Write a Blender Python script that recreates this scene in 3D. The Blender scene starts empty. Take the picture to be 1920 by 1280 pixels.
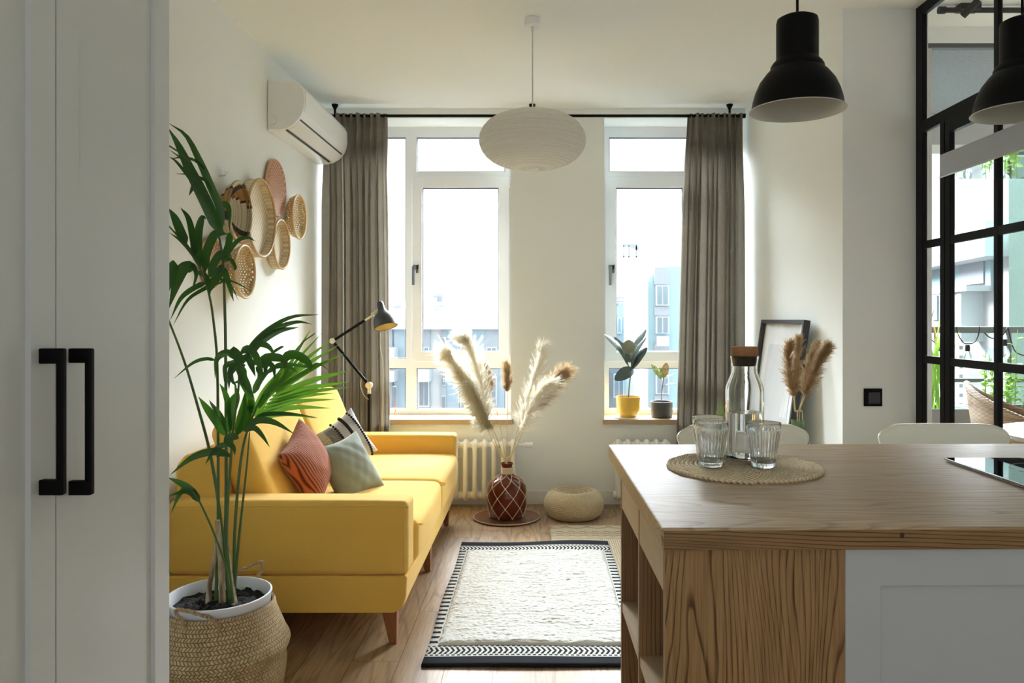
import bpy, math, random
from mathutils import Vector, Matrix
random.seed(7)
R = math.radians
PI = math.pi
scn = bpy.context.scene
col = scn.collection
F = 1450.0           # focal length in pixels of the 1920 wide frame
CX, CY, CZ = 1010.0, 598.0, 1.28

def P(x, y, Y):
    """the point at depth Y that is seen at pixel (x, y)"""
    return Vector(((x - CX) * Y / F, Y, CZ - (y - CY) * Y / F))

# ---------------------------------------------------------------- materials
class NT:
    def __init__(self, nt):
        self.nt = nt
    def n(self, typ, **kw):
        nd = self.nt.nodes.new(typ)
        for k, v in kw.items():
            setattr(nd, k, v)
        return nd
    def link(self, a, b):
        self.nt.links.new(a, b)
    def setin(self, sock, v):
        if isinstance(v, bpy.types.NodeSocket):
            self.nt.links.new(v, sock)
        else:
            if isinstance(v, (tuple, list)) and len(v) == 3 and sock.type == 'RGBA':
                v = (*v, 1)
            sock.default_value = v
    def math(self, op, a, b=None, c=None, clamp=False):
        nd = self.n('ShaderNodeMath', operation=op)
        nd.use_clamp = clamp
        self.setin(nd.inputs[0], a)
        if b is not None: self.setin(nd.inputs[1], b)
        if c is not None: self.setin(nd.inputs[2], c)
        return nd.outputs[0]
    def mix(self, f, a, b, mode='MIX'):
        nd = self.n('ShaderNodeMix', data_type='RGBA', blend_type=mode)
        self.setin(nd.inputs[0], f)
        self.setin(nd.inputs[6], a)
        self.setin(nd.inputs[7], b)
        return nd.outputs[2]
    def obj(self):
        return self.n('ShaderNodeTexCoord').outputs['Object']
    def gen(self):
        return self.n('ShaderNodeTexCoord').outputs['Generated']
    def xyz(self, v):
        s = self.n('ShaderNodeSeparateXYZ')
        self.link(v, s.inputs[0])
        return s.outputs
    def comb(self, x, y, z):
        s = self.n('ShaderNodeCombineXYZ')
        for i, v in enumerate((x, y, z)): self.setin(s.inputs[i], v)
        return s.outputs[0]
    def mapping(self, v, scale=(1, 1, 1), loc=(0, 0, 0), rot=(0, 0, 0)):
        m = self.n('ShaderNodeMapping')
        self.link(v, m.inputs[0])
        m.inputs['Scale'].default_value = scale
        m.inputs['Location'].default_value = loc
        m.inputs['Rotation'].default_value = rot
        return m.outputs[0]
    def noise(self, v, scale, detail=3, rough=.5, dist=0.0):
        t = self.n('ShaderNodeTexNoise')
        self.link(v, t.inputs['Vector'])
        t.inputs['Scale'].default_value = scale
        t.inputs['Detail'].default_value = detail
        t.inputs['Roughness'].default_value = rough
        t.inputs['Distortion'].default_value = dist
        return t.outputs['Fac']
    def ramp(self, f, stops, interp='LINEAR'):
        r = self.n('ShaderNodeValToRGB')
        r.color_ramp.interpolation = interp
        e = r.color_ramp.elements
        while len(e) < len(stops): e.new(.5)
        for i, (p, c) in enumerate(stops):
            e[i].position = p
            e[i].color = (*c, 1) if not isinstance(c, (int, float)) else (c, c, c, 1)
        self.setin(r.inputs[0], f)
        return r.outputs[0]
    def rng(self, v, a, b, c=0, d=1, smooth=False):
        m = self.n('ShaderNodeMapRange')
        if smooth: m.interpolation_type = 'SMOOTHSTEP'
        self.setin(m.inputs[0], v)
        for i, x in enumerate((a, b, c, d)): self.setin(m.inputs[i + 1], x)
        return m.outputs[0]
    def bump(self, h, strength=.3, dist=.01, normal=None):
        b = self.n('ShaderNodeBump')
        b.inputs['Strength'].default_value = strength
        b.inputs['Distance'].default_value = dist
        self.setin(b.inputs['Height'], h)
        if normal is not None: self.link(normal, b.inputs['Normal'])
        return b.outputs[0]

def new_mat(name):
    m = bpy.data.materials.new(name)
    m.use_nodes = True
    nt = m.node_tree
    b = nt.nodes['Principled BSDF']
    return m, NT(nt), b

def mat(name, c, rough=.5, metal=0, noise=0, nscale=8, bump=0, bscale=60, bdist=.002, spec=None, coat=0, trans=0, ior=None, sheen=0):
    m, k, b = new_mat(name)
    b.inputs['Roughness'].default_value = rough
    b.inputs['Metallic'].default_value = metal
    if spec is not None: b.inputs['Specular IOR Level'].default_value = spec
    if coat: b.inputs['Coat Weight'].default_value = coat; b.inputs['Coat Roughness'].default_value = .08
    if sheen: b.inputs['Sheen Weight'].default_value = sheen
    if trans: b.inputs['Transmission Weight'].default_value = trans
    if ior: b.inputs['IOR'].default_value = ior
    o = k.obj()
    if noise:
        nz = k.noise(o, nscale, 4)
        lo = tuple(x * (1 - noise) for x in c); hi = tuple(min(1, x * (1 + noise)) for x in c)
        k.link(k.mix(nz, lo, hi), b.inputs['Base Color'])
    else:
        b.inputs['Base Color'].default_value = (*c, 1)
    if bump:
        k.link(k.bump(k.noise(o, bscale, 3), bump, bdist), b.inputs['Normal'])
    return m

def wood(name, light, dark, axis='X', freq=110, rough=.5, contrast=.7, amp=7, seed=0, spec=.5, fine=.35, width=.30, soft=.22):
    """growth lines running along one object axis, bent into long cathedral arches"""
    m, k, b = new_mat(name)
    o = k.obj(); x, y, z = k.xyz(o)
    ac = {'X': (y, z), 'Y': (x, z), 'Z': (x, y)}[axis]
    st = {'X': (.16, 1, 1), 'Y': (1, .16, 1), 'Z': (1, 1, .16)}[axis]
    v = k.mapping(o, scale=st, loc=(seed, seed * .7, seed * 1.3))
    big = k.noise(v, 4.5, 2, .5, .3); mid = k.noise(v, 22, 2, .5)
    across = k.math('MULTIPLY', k.math('ADD', ac[0], k.math('MULTIPLY', ac[1], .7)), freq)
    w = k.math('ADD', across, k.math('ADD', k.math('MULTIPLY', big, amp * 2.2), k.math('MULTIPLY', mid, 1.6)))
    fr = k.math('FRACT', w)
    line = k.math('MAXIMUM', k.rng(fr, 1 - width, 1, 0, 1, True), k.rng(fr, 0, .06, 1, 0))
    st2 = {'X': (.035, 1, 1), 'Y': (1, .035, 1), 'Z': (1, 1, .035)}[axis]
    fib = k.noise(k.mapping(o, scale=st2, loc=(seed, 2, 3)), 190, 3, .6)
    vary = k.rng(k.noise(v, 9, 2), .3, .65, .45, 1)
    f = k.math('ADD', k.math('MULTIPLY', k.math('MULTIPLY', line, vary), contrast), k.math('MULTIPLY', k.rng(fib, .42, .72), fine), clamp=True)
    tone = k.noise(v, 2.2, 2)
    base = k.mix(k.rng(tone, .35, .65), light, tuple(q * (1 - soft) for q in light))
    k.link(k.mix(f, base, dark), b.inputs['Base Color'])
    b.inputs['Roughness'].default_value = rough
    b.inputs['Specular IOR Level'].default_value = spec
    k.link(k.bump(k.math('SUBTRACT', 1, f), .15, .0008), b.inputs['Normal'])
    return m

def fabric(name, c, rough=.95, weave=600, var=.08, sheen=.2, bstr=.25, trans=0, c2=None):
    m, k, b = new_mat(name)
    o = k.obj()
    x, y, z = k.xyz(o)
    nz = k.noise(o, 6, 3)
    sl1 = k.noise(k.mapping(o, scale=(1, 1, 14)), weave / 12, 3)
    sl2 = k.noise(k.mapping(o, scale=(12, 12, 1)), weave / 12, 3)
    w = k.math('ADD', sl1, sl2)
    f = k.math('ADD', k.math('MULTIPLY', nz, .4), k.math('MULTIPLY', w, .5), clamp=True)
    lo = tuple(a * (1 - 2 * var) for a in c); hi = c2 or tuple(min(1, a * (1 + var)) for a in c)
    colr = k.mix(k.rng(f, .4, .95), lo, hi)
    k.link(colr, b.inputs['Base Color'])
    b.inputs['Roughness'].default_value = rough
    b.inputs['Sheen Weight'].default_value = sheen
    b.inputs['Specular IOR Level'].default_value = .15
    nrm = k.bump(w, bstr, .001)
    k.link(nrm, b.inputs['Normal'])
    if trans:
        out = k.nt.nodes['Material Output']
        t = k.n('ShaderNodeBsdfTranslucent'); k.link(colr, t.inputs[0])
        mx = k.n('ShaderNodeMixShader')
        k.setin(mx.inputs[0], trans)
        k.link(b.outputs[0], mx.inputs[1]); k.link(t.outputs[0], mx.inputs[2])
        k.link(mx.outputs[0], out.inputs[0])
    return m

def thin_glass(name, tint=(1, 1, 1), ior=1.45, rough=0.0):
    m = bpy.data.materials.new(name); m.use_nodes = True
    k = NT(m.node_tree); k.nt.nodes.clear()
    out = k.n('ShaderNodeOutputMaterial')
    t = k.n('ShaderNodeBsdfTransparent'); t.inputs[0].default_value = (*tint, 1)
    g = k.n('ShaderNodeBsdfGlossy'); g.inputs['Roughness'].default_value = rough
    fr = k.n('ShaderNodeFresnel'); fr.inputs[0].default_value = ior
    geo = k.n('ShaderNodeNewGeometry')
    front = k.math('SUBTRACT', 1, geo.outputs['Backfacing'])
    mx = k.n('ShaderNodeMixShader')
    k.link(k.math('MULTIPLY', fr.outputs[0], front), mx.inputs[0]); k.link(t.outputs[0], mx.inputs[1]); k.link(g.outputs[0], mx.inputs[2])
    k.link(mx.outputs[0], out.inputs[0])
    return m

# ---------------------------------------------------------------- mesh builder
BASE = {}
class MB:
    def __init__(self):
        self.v = []; self.f = []
    def add(self, vs, fs):
        b = len(self.v)
        self.v += [Vector(p) for p in vs]
        self.f += [tuple(i + b for i in f) for f in fs]
        return self
    def box(self, x0, x1, y0, y1, z0, z1):
        return self.add([(x0, y0, z0), (x1, y0, z0), (x1, y1, z0), (x0, y1, z0), (x0, y0, z1), (x1, y0, z1), (x1, y1, z1), (x0, y1, z1)],
                        [(0, 3, 2, 1), (4, 5, 6, 7), (0, 1, 5, 4), (1, 2, 6, 5), (2, 3, 7, 6), (3, 0, 4, 7)])
    def prism(self, poly, axis, a, b):
        """poly: list of 2D points; extruded along axis from a to b"""
        def p3(p, t):
            return {'X': (t, p[0], p[1]), 'Y': (p[0], t, p[1]), 'Z': (p[0], p[1], t)}[axis]
        n = len(poly)
        vs = [p3(p, a) for p in poly] + [p3(p, b) for p in poly]
        fs = [tuple(range(n))[::-1], tuple(range(n, 2 * n))] + [(i, (i + 1) % n, (i + 1) % n + n, i + n) for i in range(n)]
        return self.add(vs, fs)
    def tube(self, pts, rad, n=10, caps=True, closed=False):
        pts = [Vector(p) for p in pts]
        if not isinstance(rad, (list, tuple)): rad = [rad] * len(pts)
        m = len(pts)
        vs = []; prev = None
        for i, p in enumerate(pts):
            if closed: t = pts[(i + 1) % m] - pts[i - 1]
            else: t = pts[min(i + 1, m - 1)] - pts[max(i - 1, 0)]
            if t.length < 1e-9: t = Vector((0, 0, 1))
            t.normalize()
            if prev is None:
                a = Vector((0, 0, 1)) if abs(t.z) < .9 else Vector((1, 0, 0))
                u = t.cross(a).normalized()
            else:
                u = (prev - t * prev.dot(t))
                u = u.normalized() if u.length > 1e-6 else t.orthogonal().normalized()
            prev = u
            w = t.cross(u)
            vs += [p + (u * math.cos(2 * PI * j / n) + w * math.sin(2 * PI * j / n)) * rad[i] for j in range(n)]
        fs = []
        for i in range(m if closed else m - 1):
            i2 = (i + 1) % m
            for j in range(n):
                j2 = (j + 1) % n
                fs.append((i * n + j, i * n + j2, i2 * n + j2, i2 * n + j))
        if caps and not closed:
            fs.append(tuple(range(n))[::-1]); fs.append(tuple((m - 1) * n + j for j in range(n)))
        return self.add(vs, fs)
    def cyl(self, p0, p1, r0, r1=None, n=24):
        return self.tube([p0, p1], [r0, r0 if r1 is None else r1], n)
    def lathe(self, prof, c=(0, 0, 0), n=48, mod=None, axis='Z'):
        """prof: (r, h) points; mod(angle, r, h) -> r"""
        vs = []; fs = []
        c = Vector(c)
        for (r, h) in prof:
            for j in range(n):
                a = 2 * PI * j / n
                rr = mod(a, r, h) if mod else r
                if axis == 'Z': vs.append(c + Vector((rr * math.cos(a), rr * math.sin(a), h)))
                elif axis == 'X': vs.append(c + Vector((h, rr * math.cos(a), rr * math.sin(a))))
                else: vs.append(c + Vector((rr * math.cos(a), h, rr * math.sin(a))))
        for i in range(len(prof) - 1):
            for j in range(n):
                j2 = (j + 1) % n
                fs.append((i * n + j, i * n + j2, (i + 1) * n + j2, (i + 1) * n + j))
        if prof[0][0] > 1e-5: pass
        return self.add(vs, fs)
    def grid(self, fn, nu, nv, wrap=False):
        vs = [fn(i / (nu - 1) if not wrap else i / nu, j / (nv - 1)) for j in range(nv) for i in range(nu)]
        fs = []
        for j in range(nv - 1):
            for i in range(nu if wrap else nu - 1):
                i2 = (i + 1) % nu
                fs.append((j * nu + i, j * nu + i2, (j + 1) * nu + i2, (j + 1) * nu + i))
        return self.add(vs, fs)
    def rot(self, M, about=(0, 0, 0)):
        a = Vector(about)
        self.v = [a + M @ (p - a) for p in self.v]
        return self
    def move(self, d):
        d = Vector(d); self.v = [p + d for p in self.v]; return self
    def build(self, name, m, parent=None, smooth=False, bevel=0, seg=2, base=None, subsurf=0, solid=0, kind=None, label=None, cat=None, group=None, auto=None):
        if parent is not None: org = BASE[parent.name]
        elif base is not None: org = Vector(base)
        else:
            lo = [min(p[i] for p in self.v) for i in range(3)]; hi = [max(p[i] for p in self.v) for i in range(3)]
            org = Vector(((lo[0] + hi[0]) / 2, (lo[1] + hi[1]) / 2, lo[2]))
        me = bpy.data.meshes.new(name)
        me.from_pydata([p - org for p in self.v], [], self.f)
        me.validate()
        bm_fix(me)
        if smooth:
            me.polygons.foreach_set('use_smooth', [True] * len(me.polygons))
            me.set_sharp_from_angle(angle=R(auto or 40))
        o = bpy.data.objects.new(name, me)
        col.objects.link(o)
        if m is not None: me.materials.append(m)
        if parent is not None: o.parent = parent
        else: o.location = org
        BASE[o.name] = org
        if solid:
            md = o.modifiers.new('solid', 'SOLIDIFY'); md.thickness = solid; md.offset = 0
        if bevel:
            md = o.modifiers.new('bevel', 'BEVEL'); md.width = bevel; md.segments = seg; md.limit_method = 'ANGLE'; md.angle_limit = R(35)
            if smooth is False:
                me.polygons.foreach_set('use_smooth', [True] * len(me.polygons))
                md.harden_normals = True
        if subsurf:
            md = o.modifiers.new('sub', 'SUBSURF'); md.levels = subsurf; md.render_levels = subsurf
        tag(o, label, cat, group, kind)
        return o

def bm_fix(me):
    import bmesh
    bm = bmesh.new(); bm.from_mesh(me)
    bmesh.ops.remove_doubles(bm, verts=bm.verts, dist=1e-6)
    bmesh.ops.recalc_face_normals(bm, faces=bm.faces)
    bm.to_mesh(me); bm.free()

def tag(o, label=None, cat=None, group=None, kind=None):
    if label: o['label'] = label
    if cat: o['category'] = cat
    if group: o['group'] = group
    if kind: o['kind'] = kind
    return o

def thing(name, loc, label, cat, group=None):
    o = bpy.data.objects.new(name, None)
    o.empty_display_size = .05
    o.location = loc
    col.objects.link(o)
    BASE[o.name] = Vector(loc)
    return tag(o, label, cat, group)

def copy_tree(o, loc, label=None, group=None):
    def cp(src, par):
        c = src.copy(); col.objects.link(c); c.parent = par
        for ch in [x for x in list(bpy.data.objects) if x.parent == src]: cp(ch, c)
        return c
    c = cp(o, None)
    c.location = loc
    if label: c['label'] = label
    if group: c['group'] = group
    BASE[c.name] = Vector(loc)
    return c

def rbox(x0, x1, y0, y1, z0, z1, r, seg=4, puff=(0, 0, 0), div=10):
    """rounded box; puff swells the x, y, z faces towards their middles"""
    import bmesh
    bm = bmesh.new()
    bmesh.ops.create_cube(bm, size=1)
    sx, sy, sz = x1 - x0, y1 - y0, z1 - z0
    for v in bm.verts: v.co = Vector((v.co.x * sx, v.co.y * sy, v.co.z * sz))
    bmesh.ops.bevel(bm, geom=bm.edges[:] + bm.verts[:], offset=r, segments=seg, profile=.5, affect='EDGES')
    if any(puff):
        for ax in range(3):
            L = (sx, sy, sz)[ax]
            for i in range(1, div):
                t = -L / 2 + r + (L - 2 * r) * i / div
                no = Vector((0, 0, 0)); no[ax] = 1
                co = Vector((0, 0, 0)); co[ax] = t
                bmesh.ops.bisect_plane(bm, geom=bm.verts[:] + bm.edges[:] + bm.faces[:], plane_co=co, plane_no=no)
        S = (sx, sy, sz)
        for v in bm.verts:
            u = [max(-1, min(1, v.co[i] / (S[i] / 2))) for i in range(3)]
            d = [0, 0, 0]
            for i in range(3):
                if puff[i]:
                    a, b = [j for j in range(3) if j != i]
                    d[i] = puff[i] * u[i] * (1 - u[a] ** 4) * (1 - u[b] ** 4)
            v.co += Vector(d)
    mb = MB()
    c = Vector(((x0 + x1) / 2, (y0 + y1) / 2, (z0 + z1) / 2))
    bm.verts.ensure_lookup_table()
    mb.add([v.co + c for v in bm.verts], [tuple(v.index for v in f.verts) for f in bm.faces])
    bm.free()
    return mb

def spline(pts, n=12):
    """Catmull-Rom through the points"""
    pts = [Vector(p) for p in pts]
    if len(pts) == 2:
        return [pts[0].lerp(pts[1], i / n) for i in range(n + 1)]
    q = [pts[0] * 2 - pts[1]] + pts + [pts[-1] * 2 - pts[-2]]
    out = []
    segs = len(pts) - 1
    for i in range(n + 1):
        t = i / n * segs
        s = min(int(t), segs - 1); t -= s
        a, b, c, d = q[s:s + 4]
        out.append(.5 * ((2 * b) + (c - a) * t + (2 * a - 5 * b + 4 * c - d) * t * t + (3 * b - a - 3 * c + d) * t ** 3))
    return out
SKY_BASE, SKY_GLOW, SKY_BACK, EXPO = 1.1, 103.0, 1.0, 0.12
# ---------------------------------------------------------------- shared materials
M = {}
M['wall'] = mat('wall_paint', (.84, .865, .845), .9, bump=.12, bscale=25, bdist=.003, spec=.2)
M['ceil'] = mat('ceiling_paint', (.885, .91, .885), .92, spec=.15)
M['white'] = mat('white_plastic', (.86, .87, .87), .35)
M['pvc'] = mat('window_frame_white', (.84, .86, .88), .35)
M['gasket'] = mat('rubber_gasket', (.06, .065, .07), .6)
M['grey_handle'] = mat('grey_handle_metal', (.16, .17, .18), .4, .3)
M['black'] = mat('black_metal', (.0035, .0035, .004), .5, spec=.12)
M['black_matte'] = mat('black_matte', (.003, .003, .0035), .55, spec=.12)
M['steel_frame'] = mat('black_steel_frame', (.003, .0034, .0045), .45, spec=.12)
M['pane'] = thin_glass('window_pane_glass')
M['cream_metal'] = mat('cream_enamel', (.80, .78, .70), .35)
M['oak_sill'] = wood('sill_oak', (.56, .41, .25), (.40, .26, .13), 'X', 90, .4, .45)
M['plaster_grey'] = mat('grey_plaster', (.42, .42, .40), .9)
M['white_out'] = mat('white_render', (.62, .64, .66), .9)

# floor: oak boards running away from the camera
def floor_mat():
    m, k, b = new_mat('oak_floor_boards')
    o = k.obj(); x, y, z = k.xyz(o)
    W = .1785
    bx = k.math('DIVIDE', k.math('SUBTRACT', x, .013), W)
    idx = k.math('FLOOR', bx); fx = k.math('FRACT', bx)
    wn = k.n('ShaderNodeTexWhiteNoise', noise_dimensions='1D'); k.link(idx, wn.inputs['W'])
    off = k.math('MULTIPLY', wn.outputs['Value'], 1.9)
    by = k.math('DIVIDE', k.math('ADD', y, off), 1.15)
    idy = k.math('FLOOR', by); fy = k.math('FRACT', by)
    wn2 = k.n('ShaderNodeTexWhiteNoise', noise_dimensions='2D')
    k.link(k.comb(idx, idy, 0), wn2.inputs['Vector'])
    rnd = wn2.outputs['Value']
    sh = k.comb(k.math('ADD', x, k.math('MULTIPLY', rnd, 7)), k.math('MULTIPLY', k.math('ADD', y, k.math('MULTIPLY', rnd, 13)), .13), k.math('MULTIPLY', rnd, 5))
    big = k.noise(sh, 5.5, 2, .5, .4)
    fr = k.math('FRACT', k.math('MULTIPLY', big, 12))
    line = k.rng(k.math('ABSOLUTE', k.math('SUBTRACT', fr, .5)), 0, .25, 1, 0, True)
    fib = k.noise(k.mapping(sh, scale=(1, .4, 1)), 130, 3, .6)
    f = k.math('ADD', k.math('MULTIPLY', line, .46), k.math('MULTIPLY', k.rng(fib, .4, .7), .35), clamp=True)
    c1 = k.mix(rnd, (.42, .28, .16), (.30, .19, .10))
    c = k.mix(f, c1, (.15, .08, .035))
    ex = k.math('MULTIPLY', k.math('MINIMUM', fx, k.math('SUBTRACT', 1, fx)), W)
    ey = k.math('MULTIPLY', k.math('MINIMUM', fy, k.math('SUBTRACT', 1, fy)), 1.15)
    seam = k.rng(k.math('MINIMUM', ex, ey), .0004, .0022, 1, 0, True)
    c = k.mix(k.math('MULTIPLY', seam, .85), c, (.05, .03, .018))
    k.link(c, b.inputs['Base Color'])
    k.link(k.rng(fib, .3, .7, .40, .52), b.inputs['Roughness'])
    b.inputs['Specular IOR Level'].default_value = .42
    k.link(k.bump(k.math('SUBTRACT', 1, k.math('ADD', k.math('MULTIPLY', f, .25), seam)), .25, .0012), b.inputs['Normal'])
    return m
M['floor'] = floor_mat()

XL, XR, YB, XP = -1.487, 1.428, 5.35, 1.771
ZC = 2.737
S = dict(kind='structure')
MB().box(-1.65, 4.9, -2.6, 5.9, -.12, 0).build('floor', M['floor'], base=(0, 0, 0), **S)
MB().box(-1.65, 1.83, -2.6, 5.72, ZC, ZC + .3).build('ceiling', M['ceil'], **S)
MB().box(-1.65, XL, -2.6, 5.35, 0, ZC).build('wall_left', M['wall'], **S)
MB().box(XR, 1.83, 3.633, 5.72, 0, ZC).build('wall_right', M['wall'], **S)
wb = MB()
wb.box(-1.65, XR, YB, 5.72, 0, .555)
wb.box(-1.65, XR, YB, 5.72, 2.671, ZC)
wb.box(-.192, .454, YB, 5.72, .555, 2.671)
wb.box(-1.65, XL, YB, 5.72, .555, 2.671)
wb.build('wall_back', M['wall'], **S)
wf = MB()
def holed_later(): pass

MB().box(1.83, 4.9, -2.6, 4.16, 2.83, 3.0).build('ceiling_side', M['ceil'], **S)
MB().box(4.8, 4.9, -2.6, 4.16, 0, 2.83).build('wall_side', M['wall'], **S)
# header and jamb of the glazed front of the side room, then the balcony
MB().box(1.83, 4.9, 4.10, 4.16, 2.745, 2.83).build('trim_1', M['ceil'], **S)
mb = MB().box(1.83, 4.9, 4.11, 4.15, 2.722, 2.745)
mb.build('trim_2', M['gasket'], **S)
MB().box(1.83, 2.095, 4.12, 4.2, 0, 2.722).build('trim_3', mat('grey_jamb', (.5, .5, .49), .6), **S)
stucco = mat('textured_stucco', (.24, .27, .285), .95, noise=.4, nscale=70, bump=1, bscale=110, bdist=.006)
MB().box(1.83, 6.2, 4.16, 5.9, 2.745, 3.0).build('ceiling_balcony', stucco, **S)
MB().box(1.83, 6.2, 5.5, 5.8, 2.52, 2.745).build('wall_beam', M['plaster_grey'], **S)
bb = MB()
bb.box(XL, XR, YB - .014, YB, 0, .095)
bb.build('baseboard_back', mat('white_skirting', (.8, .8, .78), .45), bevel=.003, **S)
MB().box(XR - .014, XR, 3.633, YB - .014, 0, .095).build('baseboard_right', bpy.data.materials['white_skirting'], bevel=.003, **S)
MB().box(XL, XL + .014, 1.8, YB - .014, 0, .095).build('baseboard_left', bpy.data.materials['white_skirting'], bevel=.003, **S)

def holed(mb, x0, x1, z0, z1, holes, y0, y1, plane='XZ'):
    xs = sorted({x0, x1, *[h[0] for h in holes], *[h[1] for h in holes]})
    zs = sorted({z0, z1, *[h[2] for h in holes], *[h[3] for h in holes]})
    def solid(i, j):
        if i < 0 or j < 0 or i >= len(xs) - 1 or j >= len(zs) - 1: return False
        cx = (xs[i] + xs[i + 1]) / 2; cz = (zs[j] + zs[j + 1]) / 2
        return not any(h[0] < cx < h[1] and h[2] < cz < h[3] for h in holes)
    def V(x, y, z): return (x, y, z) if plane == 'XZ' else (y, x, z)
    for i in range(len(xs) - 1):
        for j in range(len(zs) - 1):
            if not solid(i, j): continue
            a, b, c, d = xs[i], xs[i + 1], zs[j], zs[j + 1]
            mb.add([V(a, y0, c), V(b, y0, c), V(b, y0, d), V(a, y0, d)], [(0, 1, 2, 3)])
            mb.add([V(a, y1, c), V(b, y1, c), V(b, y1, d), V(a, y1, d)], [(3, 2, 1, 0)])
            if not solid(i - 1, j): mb.add([V(a, y0, c), V(a, y1, c), V(a, y1, d), V(a, y0, d)], [(0, 3, 2, 1)])
            if not solid(i + 1, j): mb.add([V(b, y0, c), V(b, y1, c), V(b, y1, d), V(b, y0, d)], [(0, 1, 2, 3)])
            if not solid(i, j - 1): mb.add([V(a, y0, c), V(b, y0, c), V(b, y1, c), V(a, y1, c)], [(0, 3, 2, 1)])
            if not solid(i, j + 1): mb.add([V(a, y0, d), V(b, y0, d), V(b, y1, d), V(a, y1, d)], [(0, 1, 2, 3)])
    return mb

holed(wf, -1.65, 4.9, 0, ZC + .3, [(-1.1, 1.5, .55, 2.5), (2.2, 4.5, .1, 2.5)], -2.8, -2.6)
wf.build('wall_front', M['wall'], **S)
# unseen windows added behind the camera to fill the room with light
for nm, xa, xb, za in (('fill_window_3', -1.1, 1.5, .55), ('fill_window_4', 2.2, 4.5, .1)):
    rt = bpy.data.objects.new(nm, None); col.objects.link(rt); rt.location = ((xa + xb) / 2, -2.7, za); BASE[nm] = Vector(rt.location); rt['kind'] = 'structure'
    xm = (xa + xb) / 2
    holed(MB(), xa, xb, za, 2.5, [(xa + .06, xm - .03, za + .06, 2.44), (xm + .03, xb - .06, za + .06, 2.44)], -2.76, -2.7).build('window_frame', M['pvc'], rt)
    MB().box(xa + .05, xb - .05, -2.732, -2.727, za + .05, 2.45).build('pane', M['pane'], rt)
YW = 5.60
def wx(x): return (x - CX) * YW / F
def wz(y): return CZ - (y - CY) * YW / F
ZT, ZM0, ZM1, ZB0, ZB1 = (wz(257), wz(322)), wz(352), wz(659), wz(690), wz(767)
def window(name, x0, x1, main, strip, sash, sashpane, hx):
    root = bpy.data.objects.new(name, None); col.objects.link(root)
    root.location = ((x0 + x1) / 2, YW, .575); BASE[root.name] = Vector(root.location); root['kind'] = 'structure'
    holes = [(main[0], main[1], ZT[1], ZT[0]), (main[0], main[1], wz(670), wz(338)), (main[0], main[1], ZB1, ZB0),
             (strip[0], strip[1], wz(672), ZT[0]), (strip[0], strip[1], ZB1, ZB0)]
    holed(MB(), x0, x1, .575, 2.671, holes, YW, YW + .07).build('window_frame', M['pvc'], root)
    sh = (sash[0], sash[1], wz(677), wz(331))
    holed(MB(), *sh, [(sashpane[0], sashpane[1], ZM1, ZM0)], YW - .018, YW + .05).build('sash', M['pvc'], root, bevel=.004)
    g = MB(); gl = MB()
    panes = [holes[0], (sashpane[0], sashpane[1], ZM1, ZM0), holes[2], holes[3], holes[4]]
    for i, (a, b, c, d) in enumerate(panes):
        t = .0045
        yy = YW + (.012 if i != 1 else .004)
        holed(g, a, b, c, d, [(a + t, b - t, c + t, d - t)], yy, yy + .02)
    g.build('gasket', M['gasket'], root)
    for i, (a, b, c, d) in enumerate(panes):
        MB().box(a, b, YW + .024, YW + .03, c, d).build('pane', M['pane'], root)
    h = MB()
    h.box(hx - .021, hx + .021, YW - .03, YW - .018, wz(506), wz(497))
    h.box(hx + .004, hx + .021, YW - .03, YW - .018, wz(512), wz(497))
    h.box(hx - .021, hx - .002, YW - .06, YW - .042, wz(535), wz(500))
    h.box(hx - .019, hx - .004, YW - .045, YW - .02, wz(507), wz(500))
    h.build('handle', M['grey_handle'], root, bevel=.003)
    hg = MB()
    for yy in (345, 672):
        hg.cyl((sash[1] + .004, YW - .02, wz(yy + 8)), (sash[1] + .004, YW - .02, wz(yy - 8)), .007, n=12)
    hg.build('hinge', M['pvc'], root, smooth=True)
    return root
window('window_1', XL, -.192, (wx(781), wx(947)), (wx(645), wx(761)), (wx(773), wx(955)), (wx(792), wx(935)), wx(780))
window('window_2', .454, XR, (wx(1142), wx(1293)), (wx(1313), wx(1362)), (wx(1134), wx(1301)), (wx(1155), wx(1280)), wx(1146))

def sill(x0, x1, label):
    MB().box(x0, x1, YB - .035, YW, .556, .590).build('window_sill', M['oak_sill'], label=label, cat='window sill', bevel=.003, group='oak window sills', kind='structure')
sill(XL + .002, -.192 + .012, 'light oak window sill behind the yellow sofa')
sill(.454 - .012, XR - .002, 'light oak window sill under the two potted rubber plants')

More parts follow.
